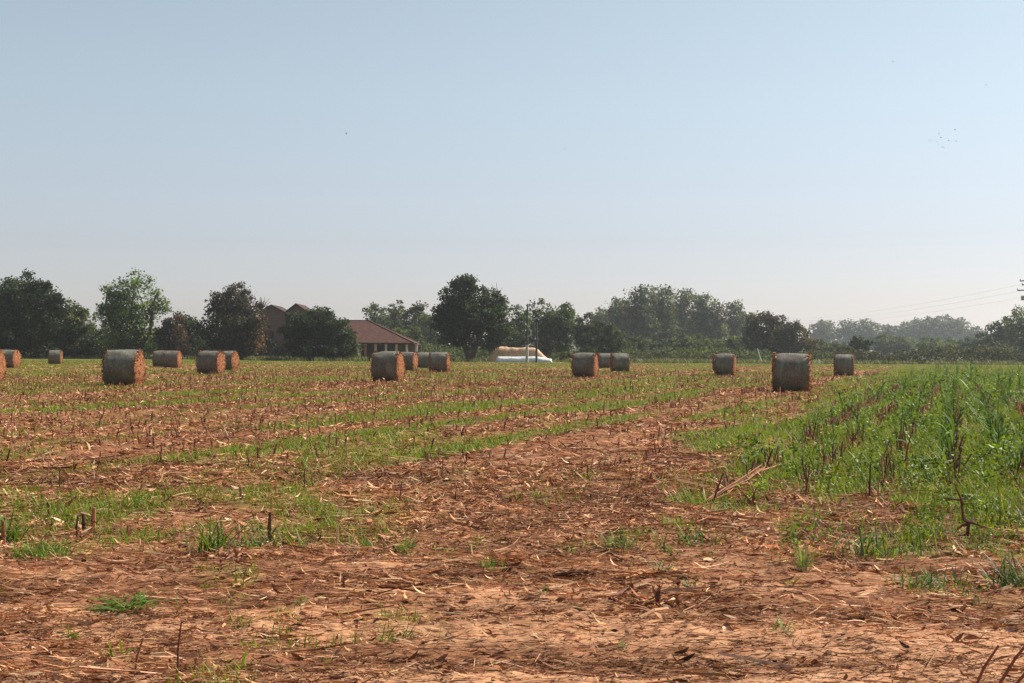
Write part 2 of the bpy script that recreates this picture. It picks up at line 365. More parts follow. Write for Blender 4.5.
def build_stubs():
    r = np.random.default_rng(8)
    def keepL(x, y, u, v):
        return sst(10.5, 15, y) * (.12 + .7 * sst(.42, .62, fbm(u / 2.5, v / .9, 101))) * (1 - .3 * green(x, y)) * np.clip(45 / y, .2, 1)
    def keepR(x, y, u, v): return sst(11, 16, y) * (.03 + 1.5 * brown_rows(u, v))
    xl, yl = row_points(r, -2.9 - .7 * np.arange(60), 9, 95, .19, keepL)
    xr, yr = row_points(r, np.arange(-1.98, 9, .64), 9, 50, .10, keepR)
    hl = r.uniform(.06, .20, len(xl)); hr = r.uniform(.08, .32, len(xr))
    x = np.concatenate([xl, xr]); y = np.concatenate([yl, yr]); h = np.concatenate([hl, hr]); right = np.concatenate([np.zeros(len(xl), bool), np.ones(len(xr), bool)])
    order = np.argsort(-(h / y)); near = order[:290]; far = order[290:]
    ml = [stub_mesh(r, 1, .030, leafy=r.integers(0, 3)) for _ in range(5)]      # unit height, scaled per copy
    for i in near:
        o = bpy.data.objects.new('stalk_stub', ml[int(r.integers(0, 5))]); COL.objects.link(o)
        s = float(h[i]); o.location = (float(x[i]), float(y[i]), float(ground_h(x[i], y[i])) - .01); o.scale = (s * .9, s * .9, s)
        o.rotation_euler = (r.normal(0, .16), r.normal(0, .16), r.uniform(0, 6.28))
        if right[i]: tag(o, 'reddish dead maize stalk standing among green weeds at right', 'stalk', 'dead stalks in the weedy rows at right')
        else: tag(o, 'short cut brown maize stub standing in a stubble row', 'stalk', 'cut stubs of the stubble rows')
    mb = MB(); n = len(far); X, Y, Hh = x[far], y[far], h[far] * np.clip((y[far] / 25) ** .25, 1, 1.35)
    p0 = np.stack([X, Y, ground_h(X, Y) - .02], -1); p1 = p0 + np.stack([r.normal(0, .15, n) * Hh, r.normal(0, .15, n) * Hh, Hh], -1)
    w = .011 * np.clip((Y / 20) ** .4, 1, 2)
    V, Q = tubes(p0, p1, w, w * .85, 4); mb.add(V, Q, vary(r, STUB, n))
    V, Q = ribbons(p0 + (p1 - p0) * .6, r.uniform(0, 2 * PI, n), r.uniform(.08, .2, n), w * 2.5, r.uniform(-.3, 1, n), r.uniform(-2, -.6, n), (1, .8, .1)); mb.add(V, Q, vary(r, LIT, n))
    o = mb.obj('stalk_stubble', M_litter); tag(o, 'rows of cut brown maize stubs receding across the field', 'stubble', kind='stuff')
build_stubs()

# ------------------------------------------------------------------ green maize plants at right
def maize_meshes(r, n=7):
    out = []
    for _ in range(n):
        mb = MB(); h = r.uniform(.36, .55); k = int(r.integers(6, 9)); g = vary(r, [(.07, .13, .035), (.09, .16, .04)], 1)[0]
        mb.add(*tubes([[0, 0, -.02], [0, 0, h * .5]], [[0, 0, h * .5], [.01, 0, h]], [.011, .009], [.009, .004], 6), g * .9)
        zs = np.linspace(.05, h, k); az = np.arange(k) * PI + r.normal(0, .5, k) + r.uniform(0, 6)
        V, Q = ribbons(np.stack([np.zeros(k), np.zeros(k), zs], -1), az, r.uniform(.22, .5, k), r.uniform(.018, .036, k), r.uniform(.7, 1.45, k), r.uniform(-2.4, -.3, k), (.5, .95, 1, .85, .5, .06), r.normal(0, .2, k))
        mb.add(V, Q, vary(r, [(.07, .125, .028), (.10, .16, .034), (.05, .09, .022)], k)); out.append((mb.mesh('maize_plant', M_crop), (np.concatenate(mb.v), np.concatenate(mb.q), np.concatenate(mb.t))))
    return out
def build_maize():
    r = np.random.default_rng(9); ms = maize_meshes(r)
    def keep(x, y, u, v): return sst(12, 20, y) * (.1 + .9 * sst(.42, .58, fbm(u / 4, v * 2, 111))) * np.clip(30 / y, .25, 1) * (1 - .5 * sst(.5, 3, np.abs(v + .3)))
    x, y = row_points(r, np.arange(-2.1, 24, .64), 12, 150, .42, keep); k = np.argsort(y); x, y = x[k], y[k]
    n0 = min(260, len(x))
    for i in range(n0):
        o = bpy.data.objects.new('maize_plant', ms[int(r.integers(0, len(ms)))][0]); COL.objects.link(o)
        s = float(min(np.exp(r.normal(-.5, .35)), 1.0)) * (1.0 + .35 * float(sst(28, 45, y[i]))); o.location = (float(x[i]), float(y[i]), float(ground_h(x[i], y[i])) - .01); o.scale = (s, s, s * r.uniform(.8, 1.2)); o.rotation_euler = (r.normal(0, .16), r.normal(0, .16), r.uniform(0, 6.28))
        tag(o, 'young green maize plant growing in the weedy rows on the right', 'plant', 'green maize plants at right')
    mb = MB(); scatter(mb, [m_[1] for m_ in ms], x[n0:], y[n0:], np.exp(r.normal(-.55, .3, len(x) - n0)), r)
    tag(mb.obj('maize_rows', M_crop), 'green maize rows running on to the far end of the field', 'maize', kind='stuff'); print('maize', len(x))
    return ms
MAIZE = build_maize()

# ------------------------------------------------------------------ single plants and stalks of the foreground
def near_things():
    r = np.random.default_rng(10)
    def put(mb, name, px, py, label, cat, mat=M_grass, group=None):
        g = gpx(px, py); o = mb.obj(name, mat); o.location = (g.x, g.y, float(ground_h(g.x, g.y)) - .012); return tag(o, label, cat, group)
    def stalk(px, py, hpx, lean, rad, col, label, up=0.0):
        g = gpx(px, py); h = hpx / F * g.y; mb = MB(); a = np.array([0, 0, -.02]); m_ = np.array([lean * .45 + r.normal(0, .006), up * .5, h * .5]); b = np.array([lean, up, h])
        mb.add(*tubes([a], [m_], rad * 1.1, rad, 6), col); mb.add(*tubes([m_], [b], rad, rad * .75, 6), np.array(col) * 1.05)
        mb.add(*tubes([m_ - [0, 0, .005]], [m_ + [0, 0, .005]], rad * 1.3, rad * 1.3, 6), np.array(col) * .8)
        if rad > .007:
            V, Q = ribbons(np.array([m_ * .4, m_ * .8, m_ * 1.1]), r.uniform(0, 6.28, 3), r.uniform(.06, .16, 3), r.uniform(.010, .022, 3), r.uniform(.4, 1.4, 3), r.uniform(-2.2, -.6, 3), (1, .9, .7, .1), r.normal(0, .4, 3)); mb.add(V, Q, vary(r, LIT, 3))
        put(mb, 'dry_stalk', px, py, label, 'stalk', M_litter)
    br, dk, pale = (.24, .10, .055), (.10, .045, .03), (.55, .36, .20)
    stalk(178, 682, 56, .012, .0042, (.14, .06, .04), 'tall thin dark stalk upright on the bare soil near the bottom left')
    stalk(134, 673, 38, .035, .0042, br, 'thin leaning brown stalk left of the tall upright one')
    stalk(270, 547, 33, .0, .013, dk, 'thick dark cut stalk beside the weed clump on the left', 0)
    stalk(238, 538, 20, .0, .010, pale, 'short pale cut stalk between two weed clumps')
    stalk(337, 547, 28, .006, .006, pale, 'thin pale upright stalk right of the left weed clumps')
    stalk(77, 541, 23, .005, .008, dk, 'dark stub, thinner of a pair at the edge of left grass patch')
    stalk(83, 535, 22, .0, .014, dk, 'dark thick stub of the pair at the edge of left grass patch')
    stalk(94, 536, 26, .0, .015, (.34, .13, .07), 'rusty thick stub right of two dark ones in left grass')
    stalk(128, 539, 18, .0, .010, br, 'lone rusty stub behind the leafy litter on the left')
    stalk(3, 545, 28, .0, .014, (.22, .08, .05), 'rusty stub at the left edge under green leaves')
    stalk(139, 578, 10, -.06, .007, br, 'short reddish stick propped slanting over the left litter')
    stalk(192, 602, 14, -.08, .005, br, 'thin reddish stick slanting left of the foreground weeds')
    for px, py, hp, le, lab in ((972, 690, 45, .10, 'leftmost of the reddish twigs poking up in the bottom right corner'), (992, 694, 66, .19, 'longest reddish twig slanting in the bottom right corner'), (1005, 692, 50, .21, 'rightmost thin reddish twig slanting in the bottom right corner')):
        stalk(px, py, hp, le, .0055, (.26, .09, .05), lab)
    stalk(757, 505, 18, -.16, .010, br, 'reddish broken stem leaning left at the edge of weeds')
    stalk(812, 498, 24, -.10, .011, br, 'forked reddish stalk leaning over husks at the weed edge')
    g = gpx(966, 542); h = 58 / F * g.y; mb = MB(); dk2 = np.array((.13, .05, .035)); K = np.array([[0, 0, -.02], [.02, 0, h * .33], [-.015, 0, h * .36], [-.03, .01, h * .72], [-.075, .02, h]])
    mb.add(*tubes(K[:-1], K[1:], [.012, .011, .010, .009], [.011, .010, .009, .005], 6), dk2)
    mb.add(*tubes([[.02, 0, h * .33], [-.03, .01, h * .7], [0, 0, h * .12]], [[.16, 0, h * .22], [-.15, .02, h * .74], [-.13, 0, h * .02]], .008, .004, 6), dk2 * 1.3)
    V, Q = ribbons(np.array([[.02, 0, h * .34], [.02, 0, h * .3], [-.03, 0, h * .7], [0, 0, h * .1], [0, 0, h * .15], [.1, 0, h * .25]]), [0.2, 3.3, .5, 2.9, -.4, -1.2], [.16, .14, .12, .2, .22, .14], [.03, .025, .02, .03, .03, .025], [.4, -.2, .3, .2, .3, -.6], [-1.6, -1.2, -1.8, -.5, -.6, -.8], (1, .9, .7, .1), r.normal(0, .5, 6)); mb.add(V, Q, vary(r, LIT[1:4], 6))
    put(mb, 'dry_stalk', 966, 542, 'tall dark broken stalk standing among weeds at right', 'stalk', M_litter)
    stalk(905, 476, 34, .03, .014, (.27, .09, .05), 'reddish dead stalk at the near end of a weedy row')
    # long fallen stems
    def fallen(px, py, px2, py2, rad, col, label, lift=.03):
        a, b = gpx(px, py), gpx(px2, py2); mb = MB(); d = b - a; m_ = d * .5
        mb.add(*tubes([[0, 0, .0]], [[m_.x, m_.y, lift * .6 + .01]], rad, rad, 6), col); mb.add(*tubes([[m_.x, m_.y, lift * .6 + .01]], [[d.x, d.y, lift]], rad, rad * .8, 6), np.array(col) * 1.05)
        n = 3; V, Q = ribbons(np.array([[m_.x, m_.y, .02]] * n), r.uniform(0, 6.28, n), r.uniform(.08, .2, n), r.uniform(.02, .035, n), r.uniform(0, .6, n), r.uniform(-1, 0, n), (.4, 1, .8, .1)); mb.add(V, Q, vary(r, LIT, n))
        g = a; o = mb.obj('fallen_stalk', M_litter); o.location = (g.x, g.y, float(ground_h(g.x, g.y)) + .012); tag(o, label, 'stalk')
    fallen(610, 604, 652, 591, .011, (.20, .09, .06), 'brown fallen stem slanting over litter in the lower middle')
    def bundle(px, py, px2, py2, label, k=9):
        a, b = gpx(px, py), gpx(px2, py2); mb = MB(); d = b - a; L_ = d.length
        for q in range(k):
            t0, t1 = sorted(r.uniform(0, 1, 2)); t0 = min(t0, .45); t1 = max(t1, .55)
            f = lambda t: np.array([d.x * t + r.normal(0, .025), d.y * t + r.normal(0, .03), .012 + t * .05 + abs(r.normal(0, .025))])
            c = vary(r, LIT[1:4] + LIT[5:], 1)[0]; p, m_, e_ = f(t0), f((t0 + t1) / 2), f(t1); ra = r.uniform(.005, .011); mb.add(*tubes([p, m_], [m_, e_], [ra, ra], [ra, ra * .8], 6), c)
        n = 26; tt = r.uniform(0, 1, n)[:, None]; V, Q = ribbons(np.array([[d.x, d.y, .05]]) * tt + r.normal(0, .03, (n, 3)) * [1, 1, .3] + [0, 0, .02], r.uniform(0, 6.28, n), r.uniform(.07, .22, n), r.uniform(.008, .028, n), r.normal(.3, .4, n), r.normal(-.5, .6, n), (.4, 1, .8, .1), r.normal(0, .5, n)); mb.add(V, Q, vary(r, LIT, n))
        o = mb.obj('fallen_stalk', M_litter); o.location = (a.x, a.y, float(ground_h(a.x, a.y))); tag(o, label, 'stalk')
    bundle(694, 512, 778, 472, 'long reddish fallen stem bundle at the edge of the green strip', 12)
    fallen(548, 581, 596, 583, .011, (.13, .06, .04), 'dark fallen stem lying flat in the lower middle')
    fallen(836, 572, 884, 573, .010, (.60, .38, .22), 'pale straight stem lying at the near edge of weeds')
    fallen(640, 624, 668, 621, .009, (.60, .36, .2), 'pale fallen stem on the bare soil at lower middle')
    fallen(830, 484, 872, 474, .014, (.50, .34, .22), 'pale fallen stem lying in weeds at right')
    mb = MB(); mb.add(*tubes([[0, 0, 0], [-.10, 0, .20], [.02, 0, .30]], [[-.10, 0, .20], [.02, 0, .30], [.16, .02, .36]], [.009, .008, .007], [.008, .007, .004], 6), (.62, .47, .33))
    put(mb, 'bent_stem', 231, 442, 'bent whitish dry stem rising from stubble on the left', 'stem', M_litter)
    # husk heaps
    def husks(px, py, w, n, label):
        w *= .6; n = int(n * 1.3)
        g = gpx(px, py); mb = MB(); n *= 2; b = np.stack([r.normal(0, w, n), r.normal(0, w * .6, n), np.abs(r.normal(.02, .02, n))], -1)
        V, Q = ribbons(b, r.uniform(0, 6.28, n), r.uniform(.05, .14, n), r.uniform(.008, .024, n), r.normal(.15, .3, n), r.normal(-.3, .6, n), (.3, 1, .9, .1), r.normal(0, .6, n)); mb.add(V, Q, vary(r, LIT, n, (.32, .26, .12, .05, .15, .1)))
        put(mb, 'husk_heap', px, py, label, 'husks', M_litter)
    husks(232, 560, .10, 16, 'pale dry husks heaped under the left weed clump')
    husks(822, 506, .16, 40, 'reddish dry husks heaped round a forked stalk')
    husks(900, 510, .16, 34, 'dark dry husk heap between weedy rows at right')
    husks(735, 492, .14, 26, 'dry leaf heap on the long fallen bundle')
    husks(655, 610, .10, 30, 'loose husk heap on bare soil in the lower middle')
    husks(860, 575, .18, 30, 'pale husks spread below the drooping maize plant')
    husks(905, 455, .14, 30, 'reddish leaf trash along a weedy row at right')
    husks(962, 560, .12, 24, 'brown leaf trash round the tall broken stalk')
    # weed clumps
    def weed(px, py, n, L, Wd, label, e0=(.6, 1.45), curl=(-1.3, -.2), spread=.06, cols=((.08, .145, .022), (.115, .185, .03), (.055, .10, .02)), name='weed_clump', cat='weed'):
        mb = MB(); mb.add(*clump(r, int(n * 1.7), L, (Wd[0] * .6, Wd[1] * .6), e0, curl, spread * (.33 if n < 35 else .62), cols)); return put(mb, name, px, py, label, cat)
    weed(212, 553, 60, (.12, .34), (.008, .02), 'bushy green weed clump with one long blade on the left', spread=.09, curl=(-1.0, .1))
    weed(258, 551, 46, (.10, .27), (.008, .02), 'green weed clump round the thick dark stalk', spread=.09)
    weed(4, 541, 40, (.12, .30), (.012, .03), 'bright green leafy weed cut off by the left edge', spread=.07)
    weed(300, 548, 34, (.08, .22), (.006, .014), 'thin yellowish weed between clump and pale stalk', cols=((.14, .19, .05), (.22, .2, .09)), spread=.12)
    weed(131, 609, 44, (.14, .26), (.012, .022), 'flattened bright green grass bunch lying on bare soil', e0=(.1, .5), curl=(-.6, -.1), spread=.07, cols=((.08, .20, .025), (.10, .24, .03), (.06, .14, .02)))
    weed(45, 556, 130, (.08, .22), (.006, .012), 'wide soft green grass patch near the left edge', spread=.17, cols=((.10, .2, .03), (.13, .22, .04)))
    weed(70, 640, 22, (.05, .13), (.005, .010), 'little green weed on bare soil at lower left', spread=.05)
    weed(405, 552, 26, (.08, .18), (.006, .014), 'light green weed with spread stems left of the middle', spread=.10, cols=((.14, .22, .05), (.10, .18, .04)))
    weed(365, 548, 22, (.08, .16), (.006, .014), 'small light green weed right of the pale stalk', spread=.09, cols=((.14, .22, .05), (.10, .18, .04)))
    weed(490, 572, 30, (.06, .14), (.006, .014), 'low dark green weed in the middle of the litter', spread=.12)
    weed(620, 553, 44, (.08, .20), (.006, .014), 'green weed patch right of the middle', spread=.11)
    weed(545, 600, 12, (.04, .09), (.006, .010), 'tiny green weed among litter below the middle', spread=.03)
    weed(665, 575, 22, (.06, .13), (.008, .016), 'small grey green weed on litter right of the middle', spread=.07, cols=((.09, .15, .06), (.12, .18, .07)))
    weed(803, 572, 30, (.10, .22), (.006, .014), 'tuft of upright pale grass blades left of drooping maize', e0=(1.1, 1.5), curl=(-.5, 0), spread=.06, cols=((.14, .2, .07), (.25, .27, .13)))
    weed(1018, 592, 70, (.12, .28), (.010, .022), 'dark grey green weed clump at the right edge', spread=.12, cols=((.05, .09, .035), (.10, .13, .07)))
    weed(940, 588, 60, (.08, .18), (.008, .016), 'dark low weed patch at the near edge of the right rows', spread=.14, cols=((.05, .10, .03), (.08, .14, .035)))
    weed(882, 560, 60, (.10, .24), (.008, .018), 'thick green weed clump right of the drooping maize', spread=.16)
    weed(790, 640, 10, (.03, .08), (.005, .009), 'tiny weed sprout on bare soil at lower right', spread=.02)
    weed(330, 665, 10, (.04, .09), (.004, .008), 'tiny grass sprout on the bare soil at lower left of middle', spread=.02)
    weed(690, 588, 16, (.05, .12), (.006, .012), 'small weed at the foot of the litter band right of middle', spread=.05)
    # the drooping maize plant
    mb = MB(); k = 6
    mb.add(*tubes([[0, 0, -.02], [0, 0, .10]], [[0, 0, .10], [-.02, 0, .20]], [.012, .010], [.010, .006], 6), (.20, .24, .13))
    V, Q = ribbons(np.array([[0, 0, .06], [0, 0, .1], [0, 0, .12], [-.01, 0, .16], [-.01, 0, .18], [-.02, 0, .2]]), [2.6, .4, 3.3, -.3, 3.0, 2.9], [.28, .24, .3, .22, .42, .52], [.03, .03, .03, .025, .032, .036], [.7, .8, .5, 1.0, 1.35, 1.45], [-2.4, -2.2, -2.6, -1.6, -.5, -.55], (.5, .95, 1, .8, .5, .06))
    mb.add(V, Q, vary(r, [(.14, .19, .07), (.10, .20, .045), (.30, .28, .16)], k, sig=.1)); put(mb, 'drooping_maize', 862, 560, 'lone maize plant with long pale drooping leaves at right', 'plant')
near_things()

# ------------------------------------------------------------------ round bales
def bale_materials():
    m, nt, N = nodes('net_wrap'); L = nt.links.new
    tc = N('ShaderNodeTexCoord'); oi = N('ShaderNodeObjectInfo')
    ad = N('ShaderNodeVectorMath', operation='ADD'); sc = N('ShaderNodeVectorMath', operation='SCALE'); L(oi.outputs['Location'], sc.inputs[0]); sc.inputs['Scale'].default_value = 1.7
    L(tc.outputs['Object'], ad.inputs[0]); L(sc.outputs[0], ad.inputs[1])
    def nz(s, st, d=5):
        mp = N('ShaderNodeMapping'); mp.inputs['Scale'].default_value = st; L(ad.outputs[0], mp.inputs['Vector'])
        n = N('ShaderNodeTexNoise'); n.inputs['Roughness'].default_value = .68; n.inputs['Scale'].default_value = s; n.inputs['Detail'].default_value = d; L(mp.outputs[0], n.inputs['Vector']); return n.outputs['Fac']
    a, b, c = nz(3, (3, .6, .6)), nz(22, (1.6, .7, .7)), nz(2.2, (1, 1, 1))
    def ramp(f, *st):
        r = N('ShaderNodeValToRGB'); el = r.color_ramp.elements
        while len(el) < len(st): el.new(.5)
        for e, (p, cc) in zip(el, st): e.position = p; e.color = (*cc, 1)
        L(f, r.inputs[0]); return r.outputs[0]
    hay = ramp(b, (.3, (.050, .038, .032)), (.5, (.112, .088, .072)), (.72, (.26, .20, .155)))
    net = ramp(a, (.3, (.080, .090, .066)), (.6, (.19, .215, .16)))
    x = N('ShaderNodeMix', data_type='RGBA'); mr = N('ShaderNodeMapRange'); mr.inputs['From Min'].default_value = .42; mr.inputs['From Max'].default_value = .62; mr.inputs['To Min'].default_value = .05; mr.inputs['To Max'].default_value = .7
    L(c, mr.inputs['Value']); L(mr.outputs[0], x.inputs['Factor']); L(hay, x.inputs['A']); L(net, x.inputs['B'])
    p = N('ShaderNodeBsdfPrincipled'); p.inputs['Roughness'].default_value = .6; p.inputs['Specular IOR Level'].default_value = .25; L(x.outputs['Result'], p.inputs['Base Color'])
    bp = N('ShaderNodeBump'); bp.inputs['Strength'].default_value = .6; bp.inputs['Distance'].default_value = .03; L(b, bp.inputs['Height']); L(bp.outputs[0], p.inputs['Normal'])
    o = N('ShaderNodeOutputMaterial'); L(p.outputs[0], o.inputs[0])
    return m
M_net = bale_materials()
def make_bale(seed):
    r = np.random.default_rng(seed); R = D_BALE / 2; hw = .56
    na, nx = 56, 19; ang = np.arange(na) * 2 * PI / na; xs = np.linspace(-hw, hw, nx)
    A, X = np.meshgrid(ang, xs, indexing='ij')
    rad = R * (1 - .05 * np.abs(X / hw) ** 5) + .05 * (fbm(X * 2.4 + 9, np.sin(A) * 2.2 + np.cos(A) * 1.7 + 5, seed) - .5) + .012 * (vnoise(X * 9, A * 5, seed + 3) - .5)
    Y, Z = rad * np.cos(A), rad * np.sin(A); Z = np.where(Z < -R * .93, -R * .93 + (Z + R * .93) * .35, Z)
    V = np.stack([X, Y, Z], -1).reshape(-1, 3); i, j = np.meshgrid(np.arange(na), np.arange(nx - 1), indexing='ij')
    Q = np.stack([i * nx + j, ((i + 1) % na) * nx + j, ((i + 1) % na) * nx + j + 1, i * nx + j + 1], -1).reshape(-1, 4)
    wrap = mesh_np('net_wrap', V, Q, None, M_net, True)
    ends = []
    for s in (-1, 1):
        mb = MB(); rr = np.linspace(0.03, 1, 12); A2, Rr = np.meshgrid(ang, rr, indexing='ij')
        edge = np.stack([Y[:, -1 if s > 0 else 0], Z[:, -1 if s > 0 else 0]], -1)
        P = edge[:, None, :] * Rr[..., None]
        bul = .05 * (1 - Rr ** 3) + .045 * (fbm(P[..., 0] * 7 + 20, P[..., 1] * 7 + 20, seed + 9) - .5) * (1 - Rr ** 8)
        E = np.stack([s * (hw + bul), P[..., 0], P[..., 1]], -1).reshape(-1, 3); k = len(rr)
        i, j = np.meshgrid(np.arange(na), np.arange(k - 1), indexing='ij')
        q = np.stack([i * k + j, i * k + j + 1, ((i + 1) % na) * k + j + 1, ((i + 1) % na) * k + j], -1).reshape(-1, 4)
        if s < 0: q = q[:, ::-1]
        t = .72 + .5 * fbm(P[..., 0] * 9, P[..., 1] * 9, seed + 5).reshape(-1, 1)
        mb.add(E, q, np.array([[.22, .088, .038]]) * t)
        n = 520; a = r.uniform(0, 2 * PI, n); q_ = np.sqrt(r.uniform(0, 1, n)) * R * .97; q_[:240] = R * r.uniform(.92, 1.035, 240)
        c = np.stack([np.full(n, s * (hw + .03)), q_ * np.cos(a), np.maximum(q_ * np.sin(a), -R * .93)], -1)
        c[:240, 0] = s * (hw - r.uniform(-.04, .09, 240))
        Vv, Qq = leaves(c, r.uniform(.05, .17, n), r, 0, .26); mb.add(Vv, Qq, vary(r, [(.33, .14, .06), (.20, .07, .033), (.48, .25, .125), (.10, .04, .024)], n, sig=.2))
        ends.append(mb.mesh('straw_end', M_straw))
    return wrap, ends
BALES = [make_bale(50 + k) for k in range(4)]
# px of the middle, distance from height in px, turn in degrees, tilt, label
B = [(-15, 34.5, 4, 0, 'round bale mostly cut off by the left edge of the picture'),
     (9, 19, 6, 0, 'round bale with orange straw end, second from the left edge'),
     (55.5, 14.6, -9, 0, 'smallest lone round bale under the big dark trees at left'),
     (124, 37.4, 2, 0, 'large round bale with a narrow lit straw end, nearest on the left'),
     (162, 16.8, 4, 0, 'round bale half hidden by its neighbour in front of plum tree'),
     (172.5, 17.8, 2, 0, 'round bale with lit straw end in front of plum coloured tree'),
     (211, 24.5, 9, 0, 'round bale in front of its hidden twin below the twiggy tree'),
     (227.5, 20.4, 12, 0, 'round bale showing mainly its orange straw end behind another'),
     (388, 31.8, 10, 2.5, 'large leaning round bale with broad lit straw end before the barn'),
     (407, 19.8, 12, 0, 'round bale partly hidden behind the leaning bale'),
     (424, 16.6, -3, 0, 'round bale without visible straw end, left of its near twin'),
     (439.5, 21.2, 6, 1, 'round bale overlapping the one behind it below the great dark tree'),
     (585, 25.8, 13, 1.2, 'round bale with lit right end just right of the picture middle'),
     (605, 15.7, 0, 0, 'far round bale half hidden between two bales'),
     (620, 19.4, -3, 0, 'plain dark round bale right of a partly hidden one'),
     (721, 18.0, 4, 0, 'round bale almost wholly hidden behind another on the right'),
     (725.5, 23.2, 16, 0, 'round bale hiding another one, before the brownish bushes'),
     (792, 40, 13.5, 0, 'largest round bale of all, ragged orange edges, on orange soil'),
     (844, 22.6, 12, 0, 'rightmost round bale beside the green strip')]
for k, (px, hpx, rot, tilt, lab) in enumerate(B):
    d = F * D_BALE / hpx; p = at(px, d); wrap, ends = BALES[k % 4]
    e = empty('round_bale', (p.x, p.y, D_BALE / 2 * .955 - .012), math.radians(-rot), lab, 'hay bale', 'round bales on the stubble')
    e.rotation_euler = (0, math.radians(-tilt), math.radians(-rot))
    e.scale = (float(1 + .05 * math.sin(k * 2.3)), 1 + .02 * math.sin(k * 1.7), 1)
    for me in (wrap, *ends):
        o = bpy.data.objects.new(me.name.split('.')[0], me); COL.objects.link(o); o.parent = e

# ------------------------------------------------------------------ trees
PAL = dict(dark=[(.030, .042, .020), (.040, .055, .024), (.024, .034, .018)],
           mid=[(.062, .085, .028), (.085, .11, .035), (.045, .064, .024)],
           light=[(.105, .145, .038), (.085, .12, .032), (.14, .165, .045), (.06, .085, .026)],
           plum=[(.060, .034, .030), (.045, .035, .026), (.075, .042, .032)],
           poplar=[(.090, .105, .055), (.12, .13, .07), (.065, .08, .04)],
           brown=[(.075, .068, .034), (.060, .060, .030), (.095, .075, .040)],
           hedge=[(.048, .058, .022), (.075, .066, .032), (.034, .045, .018)],
           twig=[(.048, .044, .030), (.060, .046, .036), (.036, .040, .024)],
           rust=[(.22, .10, .05), (.16, .08, .04)], yellow=[(.42, .32, .05), (.34, .28, .05)], ivy=[(.018, .028, .014), (.026, .038, .018)])
def crown_pts(r, lobes, nclump, nleaf, rcf, seed, zmin, var=.36):
    w = np.array([l[3] * l[4] for l in lobes]) ** .8; w /= w.sum(); which = r.choice(len(lobes), nclump, p=w); C = []; RC = []
    for i in which:
        cx, cy, cz, rx, rz = lobes[i]; n = r.normal(size=3); n /= np.linalg.norm(n)
        q = r.uniform(.62, 1.0) if r.uniform() < .72 else r.uniform(.15, .7)
        k = 1 + var * (float(vnoise(n[0] * 2.2 + n[1] * 1.3 + 7 * i + seed, n[2] * 2.2 + n[1] + 3, seed)) - .55)
        C.append((cx + n[0] * rx * q * k, cy + n[1] * rx * .9 * q * k, max(cz + n[2] * rz * q * k, zmin + .2))); RC.append(rcf * min(rx, rz) * r.uniform(.6, 1.35) + .25)
    C, RC = np.array(C), np.array(RC)
    idx = np.repeat(np.arange(nclump), nleaf); o = r.normal(size=(len(idx), 3)) * np.array([1, 1, .72]); o *= (r.uniform(.25, 1.05, (len(idx), 1)) / (np.linalg.norm(o, axis=1, keepdims=True) + 1e-6))
    P = C[idx] + o * RC[idx][:, None]; zt = max(l[2] + l[4] for l in lobes) * .97
    def squash(z):
        m = max(np.percentile(P0, 99.9), zt); return np.maximum(np.where(z > .82 * zt, .82 * zt + (z - .82 * zt) * .18 * zt / (m - .82 * zt), z), .05)
    P0 = P[:, 2].copy(); P[:, 2] = squash(P[:, 2]); C[:, 2] = squash(C[:, 2])
    nf = int(len(P) * .4); wf = r.choice(len(lobes), nf, p=w); L_ = np.array(lobes)[wf]; n = r.normal(size=(nf, 3)); n /= np.linalg.norm(n, axis=1, keepdims=True); q = r.uniform(0, 1, (nf, 1)) ** .5 * .86
    Pf = L_[:, :3] + n * q * np.stack([L_[:, 3], L_[:, 3] * .9, L_[:, 4]], -1); kk = Pf[:, 2] > zmin; Pf = Pf[kk]
    j = np.array([np.argmin(((C - p_) ** 2).sum(1)) for p_ in Pf]) if len(Pf) else np.zeros(0, int)
    return C, np.concatenate([P, Pf]), np.concatenate([idx, j])
TREES = []
